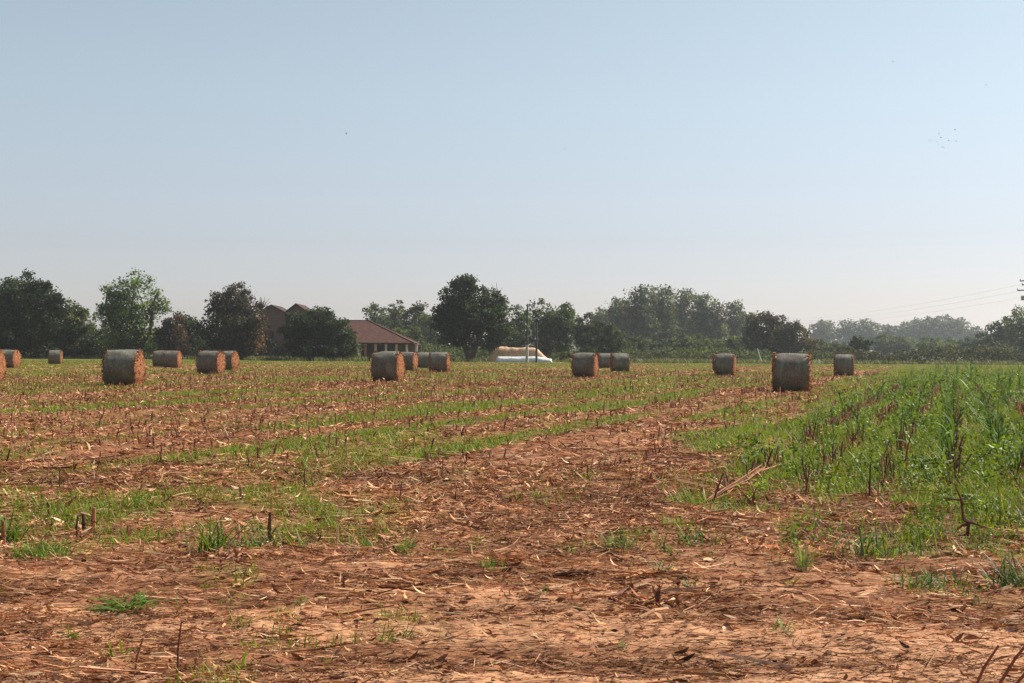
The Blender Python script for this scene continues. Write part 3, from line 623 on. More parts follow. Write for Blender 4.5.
def tree(name, cat, label, px, top, hw, d, col='mid', base=.12, dens=1.0, lobes=None, twigs=0, seed=0, trunk_r=None, leaf=None, extra=None, group=None, rcf=.2, limbs=14, bark=(.075, .055, .042), stems=1, var=.36):
    r = np.random.default_rng(1000 + seed + int(px * 7)); p = at(px, d); H = zat(px, top, d); R = hw / F * d
    e = empty(name, (p.x, p.y, 0), 0, label, cat, group)
    if lobes is None: lobes = [(0, (1 + base) / 2, 1, (1 - base) / 2)]
    LB = [(dx * R, r.normal(0, .12) * R, fz * H, fr * R * 1.08, fh * H * 1.04) for dx, fz, fr, fh in lobes]
    ls = leaf or max(.34, .0015 * d); area = sum(3.14 * l[3] * l[4] for l in LB)
    tot = dens * area / (ls * ls) * 9.0; ncl = int(np.clip(area / 1.0, 34, 260)); nl = max(8, int(tot / ncl))
    C, P, idx = crown_pts(r, LB, ncl, nl, rcf, seed, base * H * .6, var)
    ct = vary(r, PAL[col], ncl, sig=.26) * np.exp(r.normal(0, .16)) * np.exp(r.normal(0, .05, 3)); t = ct[idx] * np.exp(r.normal(0, .16, (len(idx), 1)))
    mb = MB(); V, Q = leaves(P, ls, r); mb.add(V, Q, t)
    mb.obj('crown', M_leaf, e)
    tm = MB(); tr = trunk_r or max(.10, R * .055)
    for s_ in range(stems):
        ox = (s_ - (stems - 1) / 2) * R * .5; pts = [np.array([0, 0, -.1]), np.array([ox + r.normal(0, .04 * R), r.normal(0, .1), H * .3]), np.array([ox * 1.2 + r.normal(0, .08 * R), 0, H * .6]), np.array([ox * 1.2 + r.normal(0, .08 * R), 0, H * .78])]; rad = [tr * 1.25, tr, tr * .6, tr * .15]
        for k in range(3): tm.add(*tubes([pts[k]], [pts[k + 1]], rad[k], rad[k + 1], 8), bark)
        lim = C[r.choice(len(C), min(limbs, len(C)), replace=False)]
        for c in lim:
            z0 = max(H * .12, min(c[2] * .55, H * .7)); f_ = np.clip(z0 / (H * .6), 0, 1); a = pts[0] * (1 - f_) + pts[2] * f_; a[2] = z0; m_ = (a + c) / 2 + np.array([0, 0, .06 * H])
            tm.add(*tubes([a, m_], [m_, c], [tr * .42, tr * .24], [tr * .24, tr * .06], 5), bark)
    if twigs:
        sel = lim[np.argsort(-lim[:, 2])[:max(4, len(lim) // 2)]]; b = sel[r.integers(0, len(sel), twigs)]
        dv = np.stack([r.normal(0, .5, twigs), r.normal(0, .4, twigs), np.abs(r.normal(.9, .35, twigs))], -1); dv /= np.linalg.norm(dv, axis=1, keepdims=True)
        tm.add(*tubes(b, b + dv * (r.uniform(.06, .16, (twigs, 1)) * H), .05, .02, 4), (.085, .065, .05))
    tm.obj('trunk', M_wood, e)
    if extra: extra(e, r, p, d, H, R)
    return e
def patch(px, py, wpx, hpx, n, col, nm, depth=-.5):
    def f(e, r, p, d, H, R):
        q = at(px, d); z = zat(px, py, d); s = d / F; c = np.stack([q.x - p.x + r.normal(0, .5, n) * wpx * s, np.full(n, depth * R) + r.normal(0, .5, n), np.maximum(z + r.normal(0, .5, n) * hpx * s, .1)], -1)
        mb = MB(); V, Q = leaves(c, .34, r); mb.add(V, Q, vary(r, PAL[col], n)); mb.obj(nm, M_leaf, e)
    return f
def ivy(cols):
    def f(e, r, p, d, H, R):
        for px, y0, y1, w in cols:
            q = at(px, d); n = 700; z = r.uniform(zat(px, y1, d), zat(px, y0, d), n); s = d / F
            c = np.stack([q.x - p.x + r.normal(0, .5, n) * w * s, r.normal(-.3, .5, n), z], -1); mb = MB(); V, Q = leaves(c, .32, r); mb.add(V, Q, vary(r, PAL['ivy'], n)); mb.obj('ivy', M_leaf, e)
    return f
BT, SH, PO = 'broadleaf_tree', 'shrub', 'poplar_tree'
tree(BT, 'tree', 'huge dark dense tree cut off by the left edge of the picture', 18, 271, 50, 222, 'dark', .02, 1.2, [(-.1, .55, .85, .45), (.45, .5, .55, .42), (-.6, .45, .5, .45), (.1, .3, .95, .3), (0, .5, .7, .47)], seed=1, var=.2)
tree(BT, 'tree', 'light green tree behind the huge dark tree, with one yellow branch low down', 78, 297, 21, 238, 'light', .03, 1.0, [(-.3, .62, .7, .38), (.2, .42, .85, .38), (.5, .2, .6, .2)], seed=2, extra=patch(88, 343, 7, 5, 60, 'yellow', 'yellow_branch', -1.0))
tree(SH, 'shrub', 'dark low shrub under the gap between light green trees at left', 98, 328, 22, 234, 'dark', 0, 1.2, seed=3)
tree(BT, 'tree', 'tall airy light green tree with sky gaps and ivy clad stems', 131, 268, 37, 226, 'light', .05, .5, [(.22, .80, .48, .2), (-.35, .66, .45, .2), (.62, .58, .38, .2), (-.62, .48, .38, .14), (.1, .45, .6, .22), (.3, .18, .75, .18), (-.4, .2, .6, .2)], seed=4, stems=3, rcf=.3, extra=ivy([(122, 300, 358, 9), (137, 318, 358, 8)]))
tree(BT, 'tree', 'plum coloured bushy tree behind two round bales', 172, 314, 17, 226, 'plum', .02, 1.2, seed=5)
tree(BT, 'tree', 'rounded dull green tree right of the plum coloured one', 187, 311, 18, 240, 'mid', .02, 1.0, seed=6)
tree(BT, 'tree', 'dark ragged tree with twiggy top left of the brick farmhouse', 234, 280, 33, 214, 'twig', .02, 1.1, [(0, .62, .72, .37), (-.15, .42, .95, .35), (.35, .45, .68, .35), (0, .2, .85, .2)], twigs=140, seed=7, extra=patch(262, 335, 6, 26, 170, 'rust', 'autumn_creeper', -.4))
tree(SH, 'shrub', 'broad dome shaped dark bush in front of the tiled barn', 320, 307, 38, 206, 'dark', 0, 1.3, [(-.1, .5, .8, .5), (.35, .42, .66, .42), (-.45, .45, .56, .45), (0, .2, 1, .2), (0, .5, .6, .5)], seed=8, var=.22)
tree(SH, 'shrub', 'small light shrub at the left end of the barn columns', 352, 342, 8, 208, 'light', 0, 1.0, seed=9)
for px, top, hw, d, lab in ((375, 303, 15, 330, 'leftmost airy poplar rising behind the barn roof'), (396, 300, 15, 335, 'middle poplar of those behind the barn roof'), (416, 299, 13, 330, 'tall narrow poplar behind the right end of the barn roof'), (431, 313, 15, 315, 'lower poplar between barn and the great dark tree'), (405, 325, 24, 300, 'dark undergrowth tree right behind the barn roof end')):
    tree(PO, 'tree', lab, px, top, hw, d, 'poplar' if top < 320 else 'mid', .05, 1.2, seed=10, var=.25, group='poplars behind the barn')
tree(BT, 'tree', 'great dark tree with two peaks standing between barn and utility poles', 470, 273, 41, 204, 'dark', .10, 1.15, [(-.25, .66, .58, .33), (.42, .60, .50, .28), (-.45, .42, .5, .3), (.1, .42, .9, .28), (.6, .35, .42, .25)], twigs=40, seed=11, stems=2, var=.3)
for px, top, hw, d, col, lab in ((521, 304, 14, 262, 'mid', 'tree with open top just left of the taller utility pole'), (546, 298, 19, 266, 'mid', 'tall mid green tree behind the two utility poles'), (567, 302, 17, 262, 'mid', 'mid green tree right of the utility poles'), (588, 312, 15, 256, 'dark', 'dark tree behind the bale right of picture middle'), (610, 322, 19, 243, 'dark', 'low rounded dark tree above the plain dark bale'), (503, 318, 18, 258, 'dark', 'dark tree behind the tan heap')):
    tree(BT, 'tree', lab, px, top, hw, d, col, .03, 1.1, seed=12, group='trees behind the poles')
WD = [(602, 306, 15, 'leftmost low poplar of the central hazy wood'), (621, 296, 17, 'second poplar from the left in the central hazy wood'), (640, 284, 19, 'tallest poplar at the left shoulder of the central wood'), (661, 284, 19, 'tall poplar in the middle of the central wood crest'), (683, 287, 18, 'poplar with rusty patch in the central wood'), (702, 292, 16, 'poplar on the right slope of the central wood'), (717, 302, 11, 'small poplar in the dip right of the central wood'), (734, 299, 14, 'separate slender poplar right of the central wood'), (750, 311, 12, 'poplar half hidden behind the brownish bushes')]
for px, top, hw, lab in WD:
    tree(PO, 'tree', lab, px, top, hw * .96, 395 + 17 * (px % 5), 'poplar', .22, .85, [(0, .76, .85, .24), (-.25, .5, .8, .25), (.3, .46, .75, .25), (0, .3, .6, .2)], seed=13, group='poplars of the central wood', limbs=18, rcf=.27, extra=patch(688, 309, 9, 8, 70, 'rust', 'rusty_leaves', -1.0) if px == 683 else None)
for px, top, hw, d, col, lab in ((640, 335, 20, 300, 'mid', 'rounded shrub under the tallest poplar of central wood'), (664, 337, 18, 296, 'mid', 'second understory shrub below the central wood'), (690, 334, 20, 298, 'mid', 'shrub below the rusty poplar'), (714, 336, 18, 292, 'light', 'pale green shrub left of the bale pair on the right'), (738, 334, 16, 290, 'mid', 'shrub under the separate slender poplar'), (700, 350, 22, 230, 'light', 'low bright shrub at the field margin below the central wood'), (655, 351, 20, 232, 'hedge', 'low brownish shrub at the margin right of plain dark bale'), (568, 351, 16, 215, 'light', 'low pale shrub right of the white plastic roll')):
    tree(SH, 'shrub', lab, px, top, hw, d, col, 0, 1.1, seed=14, group='understory shrubs')
tree(BT, 'tree', 'brownish bushy tree behind the largest bale, left of the bare twigs', 768, 310, 24, 275, 'brown', .02, 1.1, [(-.2, .55, .75, .45), (.35, .5, .6, .42), (0, .25, 1, .25)], seed=15, twigs=30)
tree(BT, 'tree', 'olive bushy tree with bare twigs sticking out of its top', 793, 319, 18, 270, 'brown', .02, 1.1, seed=16, twigs=130)
tree(SH, 'shrub', 'tawny shrub just right of the largest bale', 813, 338, 11, 268, 'brown', 0, .9, seed=17)
FAR = [(823, 318, 13, 'leftmost pale poplar of the far blue grove'), (848, 319, 14, 'second pale poplar of the far blue grove'), (868, 318, 14, 'third pale poplar of the far blue grove, above the small dark tree'), (889, 324, 12, 'low pale poplar in the dip of the far grove'), (907, 320, 12, 'far poplar at the left foot of the right hand grove dome'), (924, 316, 14, 'far poplar left of the crest of right hand grove'), (943, 314, 15, 'highest far poplar on the crest of right hand grove'), (960, 317, 13, 'far poplar right of the crest of right hand grove'), (976, 326, 11, 'rightmost far poplar sloping down to the right')]
for px, top, hw, lab in FAR:
    tree(PO, 'tree', lab, px, top, hw, 900, 'poplar', .2, .9, [(0, .72, .95, .28), (-.25, .45, .8, .25), (.25, .45, .8, .25)], seed=18, group='poplars of the far grove', rcf=.25)
tree(BT, 'tree', 'small dark ragged tree right of the rightmost bale', 858, 334, 14, 240, 'dark', .02, .9, [(0, .6, .75, .4), (-.4, .35, .55, .3), (.4, .3, .6, .3)], seed=19)
for px, top, hw, d, col, lab in ((884, 332, 14, 430, 'mid', 'grey green rounded tree before the far grove'), (903, 334, 13, 430, 'poplar', 'pale rounded tree before the far grove, right of grey green one'), (930, 336, 17, 400, 'light', 'bright green bush below the crest of right hand grove'), (951, 338, 15, 400, 'light', 'second bright bush right below the far crest'), (967, 336, 13, 380, 'mid', 'mid green bush at the right foot of the far grove'), (822, 339, 13, 300, 'mid', 'grey green bush right of the tawny shrub'), (838, 341, 12, 310, 'mid', 'low grey green bush behind the rightmost bale'), (985, 331, 14, 340, 'dark', 'dark bushy tree between grove and right hand trees'), (1004, 316, 18, 310, 'mid', 'hazy tree standing left of the tree at the right edge'), (1026, 305, 20, 300, 'mid', 'tall tree cut off by the right edge below the power pole'), (1000, 340, 18, 280, 'hedge', 'low bush under the right hand trees')):
    tree(BT if top < 330 else SH, 'tree' if top < 330 else 'shrub', lab, px, top, hw, d, col, .03, 1.0, seed=20, group='trees at right', twigs=40 if px == 1004 else 0)

# dark undergrowth under the left trees, hedges and the far wood
def leaf_band(name, px0, px1, d0, d1, h, col, n, label, cat, kind=None, ls=.4, seed=0, group=None):
    r = np.random.default_rng(400 + seed); y = r.uniform(d0, d1, n); px = r.uniform(px0, px1, n); x = (px - 512) / F * y
    hh = h * np.clip(1.5 * fbm(x / 3, y / 6, seed + 200) - .0 + .9 * (fbm(x / 9, y / 30, seed + 220) - .5), .25, 1.5); z = hh * r.uniform(0, 1, n) ** .8
    cx, cy = (px0 + px1 - 1024) / 2 / F * (d0 + d1) / 2, (d0 + d1) / 2
    mb = MB(); V, Q = leaves(np.stack([x - cx, y - cy, z + .05], -1), ls, r); cl = np.exp(.5 * (fbm(x / 1.5, z / 1.2, seed + 210) - .5))[:, None]
    mb.add(V, Q, vary(r, PAL[col], n) * cl); o = mb.obj(name, M_leaf); o.location = (cx, cy, 0); return tag(o, label, cat, group, kind)
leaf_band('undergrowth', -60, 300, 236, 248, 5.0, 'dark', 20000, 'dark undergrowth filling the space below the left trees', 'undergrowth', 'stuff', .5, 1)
leaf_band('undergrowth', 420, 760, 262, 285, 2.6, 'mid', 14000, 'shadowy undergrowth below the central trees', 'undergrowth', 'stuff', .5, 2)
leaf_band('far_wood', -150, 1180, 1000, 1060, 13, 'poplar', 24000, 'hazy far wood closing the horizon', 'wood', 'stuff', 2.0, 3)
leaf_band('hedge', 842, 1060, 208, 214, 2.1, 'hedge', 9000, 'long low brownish hedge along the far edge of the green rows', 'hedge', None, .3, 4)
leaf_band('hedge', 735, 835, 216, 222, 1.7, 'mid', 2600, 'short low green hedge behind the two bales on the right', 'hedge', None, .3, 5)
leaf_band('hedge', 630, 735, 220, 226, 1.5, 'hedge', 2200, 'low weedy hedge below the central wood', 'hedge', None, .3, 6)

# ------------------------------------------------------------------ barn with tiled hip roof on columns
def roof_mat():
    m, nt, N = nodes('clay_tiles'); L = nt.links.new
    tc = N('ShaderNodeTexCoord'); w = N('ShaderNodeTexWave'); w.inputs['Scale'].default_value = 2.2; w.inputs['Distortion'].default_value = .6; L(tc.outputs['Object'], w.inputs['Vector'])
    n = N('ShaderNodeTexNoise'); n.inputs['Scale'].default_value = 1.6; n.inputs['Detail'].default_value = 8; n.inputs['Roughness'].default_value = .7; L(tc.outputs['Object'], n.inputs['Vector'])
    r = N('ShaderNodeValToRGB'); e = r.color_ramp.elements; e[0].position = .3; e[0].color = (.05, .025, .021, 1); e[1].position = .72; e[1].color = (.13, .063, .048, 1); L(n.outputs['Fac'], r.inputs[0])
    p = N('ShaderNodeBsdfPrincipled'); p.inputs['Roughness'].default_value = .9; p.inputs['Specular IOR Level'].default_value = .1; L(r.outputs[0], p.inputs['Base Color'])
    b = N('ShaderNodeBump'); b.inputs['Strength'].default_value = .5; b.inputs['Distance'].default_value = .05; L(w.outputs['Fac'], b.inputs['Height']); L(b.outputs[0], p.inputs['Normal'])
    o = N('ShaderNodeOutputMaterial'); L(p.outputs[0], o.inputs[0]); return m
M_roof = roof_mat(); M_shadedroof = tint_mat('shaded_tiles', .9, 0, .1, .3, 3)  # farmhouse tiles get their own tint, darkened for the trees' shade
def build_barn():
    d = 226; s = d / F; o = at(392, d); e = empty('barn', (o.x, o.y, 0), 0, 'open barn with red brown tiled hip roof on pale columns', 'barn')
    X = lambda px: (px - 392) * s
    ze, zr = zat(392, 342.8, d), zat(360, 320.5, d + 6); x0, x1 = X(303), X(414); xr0, xr1 = X(312), (at(368, d + 6.5).x - o.x); yf, yb, ym = -.7, 13.7, 6.5
    V = [[x0, yf, ze], [x1, yf, ze], [x1, yb, ze], [x0, yb, ze], [xr0, ym, zr], [xr1, ym, zr]]
    Vt = V + [[a, b, c - .18] for a, b, c in V]
    Q = [[0, 1, 5, 4], [2, 3, 4, 5], [1, 2, 5, 5], [3, 0, 4, 4]]
    me = bpy.data.meshes.new('roof'); F_ = [(0, 1, 5, 4), (2, 3, 4, 5), (1, 2, 5), (3, 0, 4), (6, 10, 11, 7), (8, 11, 10, 9), (7, 11, 8), (9, 10, 6), (0, 6, 7, 1), (1, 7, 8, 2), (2, 8, 9, 3), (3, 9, 6, 0)]
    me.from_pydata(Vt, [], F_); me.materials.append(M_roof); ro = bpy.data.objects.new('roof', me); COL.objects.link(ro); ro.parent = e
    mb = MB(); mb.add(*tubes([[xr0, ym, zr + .02], [xr1, ym, zr + .02], [xr1, ym, zr + .02]], [[xr1, ym, zr + .02], [x1, yf, ze + .03], [x1, yb, ze + .03]],   .09, .09, 6), (.11, .055, .042)); mb.obj('ridge_tiles', M_wall, ro)
    for px in (365.5, 375.6, 386, 396.5, 406.8, 416.4):
        mb = MB(); x = X(px); w = .17; boxmb(mb, x - w, x + w, -.17, .17, -.05, ze - .36, (.62, .52, .42) if px > 370 else (.42, .19, .12)); boxmb(mb, x - w * 1.35, x + w * 1.35, -.23, .23, ze - .358, ze - .19, (.5, .42, .34)); mb.obj('column', M_wall, e)
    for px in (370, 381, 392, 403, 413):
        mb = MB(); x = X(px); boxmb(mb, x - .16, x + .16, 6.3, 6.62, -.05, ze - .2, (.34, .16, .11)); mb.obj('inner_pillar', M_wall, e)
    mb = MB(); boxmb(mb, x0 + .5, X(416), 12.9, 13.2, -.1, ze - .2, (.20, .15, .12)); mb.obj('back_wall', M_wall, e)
    mb = MB(); boxmb(mb, x0 + .5, X(361), -.15, .15, -.1, ze - .19, (.55, .46, .34)); mb.obj('front_wall', M_wall, e)
    mb = MB(); boxmb(mb, X(365), X(417), -.12, .12, ze - .185, ze - .02, (.14, .09, .065)); mb.obj('beam', M_wood, e)
build_barn()
def build_house():
    d = 238; s = d / F; o = at(283, d); e = empty('farmhouse', (o.x, o.y, 0), 0, 'old dark brick farmhouse with two gables hidden between trees', 'house')
    X = lambda px: (px - 283) * s; wall = (.16, .10, .085)
    me_w = MB()
    def gable(pa, pm, pb, ytop, ysh, y0, y1):
        a, m_, b = X(pa), X(pm), X(pb); zt, zs = zat(pm, ytop, d), zat(pm, ysh, d)
        V = []
        for y in (y0, y1): V += [[a, y, -.1], [b, y, -.1], [b, y, zs], [m_, y, zt], [a, y, zs]]
        Q = [[0, 1, 2, 4], [4, 2, 3, 3], [5, 9, 7, 6], [0, 4, 9, 5], [1, 6, 7, 2]]
        me = bpy.data.meshes.new('wall'); me.from_pydata(V, [], [(0, 1, 2, 3, 4), (9, 8, 7, 6, 5), (0, 4, 9, 5), (1, 6, 7, 2)])
        at_ = me.attributes.new('tint', 'FLOAT_COLOR', 'POINT'); at_.data.foreach_set('color', np.tile([*wall, 1], len(V)).astype(np.float32)); me.materials.append(M_wall)
        w = bpy.data.objects.new('wall', me); COL.objects.link(w); w.parent = e
        ov = .35; n1 = [[a - ov, y0 - ov, zs - .22], [m_, y0 - ov, zt + .05], [m_, y1 + ov, zt + .05], [a - ov, y1 + ov, zs - .22], [b + ov, y0 - ov, zs - .22], [b + ov, y1 + ov, zs - .22]]
        Vr = n1 + [[p, q, r_ + .2] for p, q, r_ in n1]
        me = bpy.data.meshes.new('roof'); me.from_pydata(Vr, [], [(0, 3, 2, 1), (1, 2, 5, 4), (6, 7, 8, 9), (7, 10, 11, 8), (0, 1, 7, 6), (1, 4, 10, 7), (3, 9, 8, 2), (2, 8, 11, 5), (0, 6, 9, 3), (4, 5, 11, 10)])
        a2 = me.attributes.new('tint', 'FLOAT_COLOR', 'POINT'); a2.data.foreach_set('color', np.tile([.058, .036, .031, 1], len(Vr)).astype(np.float32)); me.materials.append(M_shadedroof); ro = bpy.data.objects.new('roof', me); COL.objects.link(ro); ro.parent = e
    gable(259, 271, 284.5, 306, 312.5, 0, 10); gable(285, 294.5, 306, 304.5, 312, 1.2, 12)
    mb = MB(); boxmb(mb, X(270.4), X(273.4), -.06, .12, 3.4, 4.7, (.05, .04, .04)); mb.obj('window', M_wall, e)
build_house()

# ------------------------------------------------------------------ heap, plastic roll, poles, cables, post
def build_yard():
    r = np.random.default_rng(77); d = 208; s = d / F; o = at(518, d)
    n, k = 60, 18; U, Vv = np.meshgrid(np.linspace(0, 1, n), np.linspace(0, PI, k), indexing='ij'); ln = 64 * s
    prof = sst(0, .12, U) * (1 - sst(.74, 1.0, U) * .75) * (1 - .98 * sst(.985, 1, U)) * (.03 + .97 * sst(0, .03, U))
    x = (U - .5) * ln; hz = 2.15 * prof * np.clip(np.sin(Vv) * 1.35, 0, 1) * (1 + .28 * (fbm(U * 8, Vv * 1.5, 7) - .5)); y = 1.9 * np.cos(Vv)
    mb = MB(); mb.add(np.stack([x, y, hz - .05], -1).reshape(-1, 3), quads_from_grid(1, n, k), vary(r, [(.56, .37, .24), (.50, .33, .21)], n * k, sig=.08)); h = mb.obj('straw_heap', M_straw, None, True); h.location = (o.x, o.y, 0); tag(h, 'long flat topped tan heap behind the white plastic roll', 'heap')
    d = 200; s = d / F; o = at(524, d); n, k = 48, 20; U, A = np.meshgrid(np.linspace(0, 1, n), np.linspace(-.35, PI + .35, k), indexing='ij'); ln = 57 * s
    pr = np.sqrt(np.clip(1 - (1 - np.clip(U / .05, 0, 1)) ** 2, .01, 1)) * (1 - .38 * sst(.7, 1, U)) * (1 + .22 * (fbm(U * 7, A * .9, 9) - .5)) * (1 + .015 * np.sin(U * 160 + 3 * np.sin(A))) * np.clip((1 - U) / .015, .02, 1)
    R = .66; x = (U - .5) * ln; y = R * 1.25 * pr * np.cos(A); z = R * .92 * pr * (np.sin(A) + .34)
    mb = MB(); mb.add(np.stack([x, y, z], -1).reshape(-1, 3), quads_from_grid(1, n, k), vary(r, [(.60, .61, .62), (.50, .51, .51)], n * k, sig=.06)); b = mb.obj('silage_roll', M_film, None, True); b.location = (o.x, o.y, 0); tag(b, 'long white plastic wrapped silage roll lying before the tan heap', 'silage roll')
    d = 194; conc, wd = (.40, .36, .31), (.065, .058, .052)
    o = at(527, d); e = empty('utility_pole', (o.x, o.y, 0), 0, 'taller thick utility pole with bracket, pale lower half', 'pole'); zt, zm = zat(527, 304, d), zat(527, 345, d)
    mb = MB(); mb.add(*tubes([[0, 0, -.2]], [[0, 0, zm]], .21, .19, 8), conc); mb.obj('pole_base', M_wall, e)
    mb = MB(); mb.add(*tubes([[0, 0, zm - .3]], [[.02, 0, zt]], .15, .10, 8), wd); mb.add(*tubes([[0, 0, zm - .1]], [[0, 0, zm + .5]], .19, .19, 8), wd); mb.obj('shaft', M_wood, e)
    mb = MB(); mb.add(*tubes([[0, -.1, zm + 1.2], [.55, -.1, zm + 1.35], [.55, -.1, zm + 1.35], [.0, -.1, zm + 2.6]], [[.55, -.1, zm + 1.35], [.62, -.1, zm + 2.1], [.3, -.1, zm + 2.3], [.45, -.1, zm + 2.5]], .05, .04, 5), (.35, .36, .36)); mb.obj('bracket', M_metal, e)
    o = at(536.5, d); e = empty('utility_pole', (o.x, o.y, 0), 0, 'shorter thin dark utility pole right of the taller one', 'pole'); zt = zat(536.5, 322, d)
    mb = MB(); mb.add(*tubes([[0, 0, -.2]], [[0, 0, zt]], .16, .12, 8), wd); mb.obj('shaft', M_wood, e)
    mb = MB(); mb.add(*tubes([[0, 0, -.2]], [[0, 0, zat(536.5, 352, d)]], .16, .15, 8), (.10, .09, .08)); mb.obj('pole_base', M_wood, e)
    # power pole at the right edge with arms
    d = 260; px = 1027; o = at(px, d); zt = zat(px, 277, d); e = empty('power_pole', (o.x, o.y, 0), 0, 'power pole with stacked arms just inside the right edge above trees', 'pole'); s = d / F
    mb = MB(); mb.add(*tubes([[0, 0, -.2]], [[0, 0, zt]], .22, .12, 8), (.2, .19, .18)); mb.obj('shaft', M_metal, e)
    for yy, ax in ((281, 7.0), (290.5, 9.5), (285, 5.0)):
        z = zat(px, yy, d); mb = MB(); mb.add(*tubes([[-ax * s, 0, z]], [[ax * s, 0, z + .15]], .13, .13, 6), (.13, .13, .13)); mb.add(*tubes([[-ax * s, 0, z - .05]], [[-ax * s, 0, z + .38]], .10, .06, 6), (.22, .20, .19)); mb.obj('crossarm', M_metal, e)
    z = zat(px, 298, d); mb = MB(); boxmb(mb, -6.5 * s, -1.2 * s, -.5, -.13, z - .45, z + .4, (.30, .30, .31)); mb.obj('transformer', M_metal, e)
    d2 = 640; q = at(788, d2); zq = zat(788, 319, d2); e2 = empty('power_pole', (q.x, q.y, 0), 0, 'distant power pole hidden among the far trees', 'pole')
    mb = MB(); mb.add(*tubes([[0, 0, -.2]], [[0, 0, zq + 1]], .25, .15, 8), (.2, .19, .18)); mb.obj('shaft', M_metal, e2)
    for k, (ya, yb, lab) in enumerate(((284.5, 318.5, 'uppermost faint power cable sloping down to the left'), (290.5, 321, 'middle faint power cable sloping down to the left'), (297, 323.5, 'lowest faint power cable sloping down to the left'))):
        a = np.array([at(1021 + 2 * k, 260).x, 260, zat(1021, ya, 260)]); b = np.array([q.x + .5 * (k - 1), d2, zat(788, yb, d2)]); t = np.linspace(0, 1, 25)[:, None]; P = a + (b - a) * t; P[:, 2] -= (4 * t * (1 - t) * 1.6)[:, 0]
        rel = P - a; rad = .010 + .010 * t[:, 0]; mb = MB(); mb.add(*tubes(rel[:-1], rel[1:], rad[:-1], rad[1:], 5), (.12, .12, .12)); c = mb.obj('power_cable', M_metal); c.location = a; tag(c, lab, 'cable', 'power cables')
    d = 214; o = at(762, d); s = d / F; mb = MB(); mb.add(*tubes([[0, 0, -.1]], [[-4.5 * s, 0, zat(762, 348.5, d)]], .09, .07, 6), (.62, .62, .60)); o_ = mb.obj('leaning_post', M_wall); o_.location = (o.x, o.y, 0); tag(o_, 'pale post leaning left in the bushes beside the largest bale', 'post')
build_yard()

# ------------------------------------------------------------------ birds
def build_birds():
    r = np.random.default_rng(88)
    def bird_mesh(flap):
        mb = MB(); mb.add(*tubes([[-.16, 0, 0], [-.05, 0, 0], [.08, 0, .01]], [[-.05, 0, 0], [.08, 0, .01], [.17, 0, .02]], [.012, .05, .045], [.05, .045, .012], 6), (.04, .04, .045))
        for s in (-1, 1):
            V = [[.06, s * .03, .02], [-.05, s * .03, .01], [-.05, s * .20, .02 + .2 * flap], [.05, s * .20, .03 + .2 * flap], [-.09, s * .42, .02 + .25 * flap], [-.04, s * .44, .03 + .25 * flap]]
            mb.add(V, [[0, 1, 2, 3], [3, 2, 4, 5]], (.045, .045, .05))
        mb.add([[-.14, -.02, 0], [-.14, .02, 0], [-.26, .05, 0], [-.26, -.05, 0]], [[0, 1, 2, 3]], (.04, .04, .045)); return mb.mesh('bird', M_bird)
    ms = [bird_mesh(f) for f in (-.4, .3, .8)]
    spots = [(930.5, 140), (937, 142), (938.5, 144.5), (943, 147), (949, 141), (955, 130), (956, 141), (941, 137.5), (939, 134)]
    for k, (px, py) in enumerate(spots + [(984, 185.5), (986, 85), (893, 62), (630, 107), (564, 149), (346, 134), (544, 246)]):
        d = 172; q = ray(px, py); o = bpy.data.objects.new('bird', ms[k % 3]); COL.objects.link(o); o.location = (q.x / q.y * d, d, HC + q.z / q.y * d); o.rotation_euler = (r.normal(0, .3), r.normal(0, .2), r.uniform(0, 6.28)); o.scale = (.6,) * 3
        lab = 'tiny dark bird flying in the loose flock at upper right'
        if k >= len(spots): lab = ['single bird low in the sky below the flock at right', 'single bird high in the sky near the right edge', 'highest single bird in the sky at upper right', 'single bird high in the sky right of middle', 'single bird in the sky near the picture middle', 'single bird in the sky on the left', 'single bird low over the trees near the middle'][k - len(spots)]
        tag(o, lab, 'bird', 'birds in the flock at upper right' if k < len(spots) else 'lone birds')
build_birds()

# ------------------------------------------------------------------ haze, sun, sky
HAZE = 0.0002
def build_haze():
    mb = MB(); boxmb(mb, -1250, 1250, -1250, 1250, -1.2, 33, (1, 1, 1))
    m, nt, N = nodes('haze'); v = N('ShaderNodeVolumePrincipled'); v.inputs['Color'].default_value = (.80, .86, .95, 1); v.inputs['Density'].default_value = HAZE; v.inputs['Anisotropy'].default_value = .6
    o = N('ShaderNodeOutputMaterial'); nt.links.new(v.outputs[0], o.inputs['Volume'])
    ob = mb.obj('haze', m); ob.display_type = 'WIRE'; tag(ob, kind='stuff')
build_haze()
AZ, EL = 64, 41
S = Vector((math.cos(math.radians(EL)) * math.sin(math.radians(AZ)), math.cos(math.radians(EL)) * math.cos(math.radians(AZ)), math.sin(math.radians(EL))))
sl = bpy.data.lights.new('sun', 'SUN'); sl.energy = 5.0; sl.angle = math.radians(.5); sl.color = (1, .93, .82)
so = bpy.data.objects.new('sun', sl); COL.objects.link(so); so.rotation_euler = S.to_track_quat('Z', 'Y').to_euler(); so.location = S * 400
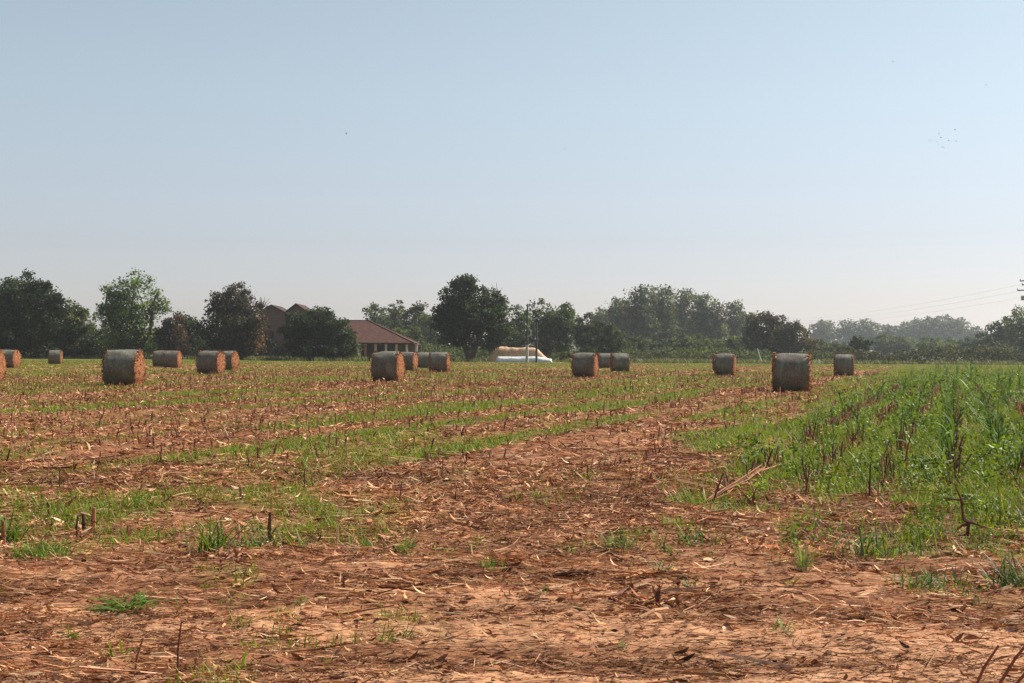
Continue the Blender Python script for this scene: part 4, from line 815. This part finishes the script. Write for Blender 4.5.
wd = bpy.data.worlds.new('World'); SC.world = wd; wd.use_nodes = True; nt = wd.node_tree; nt.nodes.clear()
sky = nt.nodes.new('ShaderNodeTexSky'); sky.sky_type = 'NISHITA'; sky.sun_disc = False; sky.sun_elevation = math.radians(EL); sky.sun_rotation = math.radians(AZ)
sky.altitude = 100; sky.air_density = 1.0; sky.dust_density = .7; sky.ozone_density = 1.0
bg = nt.nodes.new('ShaderNodeBackground'); bg.inputs['Strength'].default_value = .066
ou = nt.nodes.new('ShaderNodeOutputWorld'); hs = nt.nodes.new('ShaderNodeHueSaturation'); hs.inputs['Saturation'].default_value = .62; nt.links.new(sky.outputs[0], hs.inputs['Color'])
tcw = nt.nodes.new('ShaderNodeTexCoord'); sx = nt.nodes.new('ShaderNodeSeparateXYZ'); nt.links.new(tcw.outputs['Generated'], sx.inputs[0])
mrw = nt.nodes.new('ShaderNodeMapRange'); mrw.interpolation_type = 'SMOOTHSTEP'; mrw.inputs['From Min'].default_value = 0; mrw.inputs['From Max'].default_value = .24; nt.links.new(sx.outputs['Z'], mrw.inputs['Value'])
mxw = nt.nodes.new('ShaderNodeMix'); mxw.data_type = 'VECTOR'; mxw.inputs['A'].default_value = (.84, .79, .89); mxw.inputs['B'].default_value = (.99, 1.02, .98); nt.links.new(mrw.outputs[0], mxw.inputs['Factor'])   # thick dull haze near the horizon
tn = nt.nodes.new('ShaderNodeVectorMath'); tn.operation = 'MULTIPLY'; nt.links.new(mxw.outputs['Result'], tn.inputs[1]); nt.links.new(hs.outputs[0], tn.inputs[0]); nt.links.new(tn.outputs[0], bg.inputs[0]); nt.links.new(bg.outputs[0], ou.inputs[0])

vs = SC.view_settings; vs.view_transform = 'Standard'; vs.look = 'None'; vs.gamma = 1; vs.use_curve_mapping = False; vs.exposure = .97
SC.render.engine = 'CYCLES'; cy = SC.cycles; cy.use_denoising = True; cy.max_bounces = 6; cy.volume_bounces = 1; cy.transmission_bounces = 4; cy.diffuse_bounces = 3; cy.transparent_max_bounces = 4
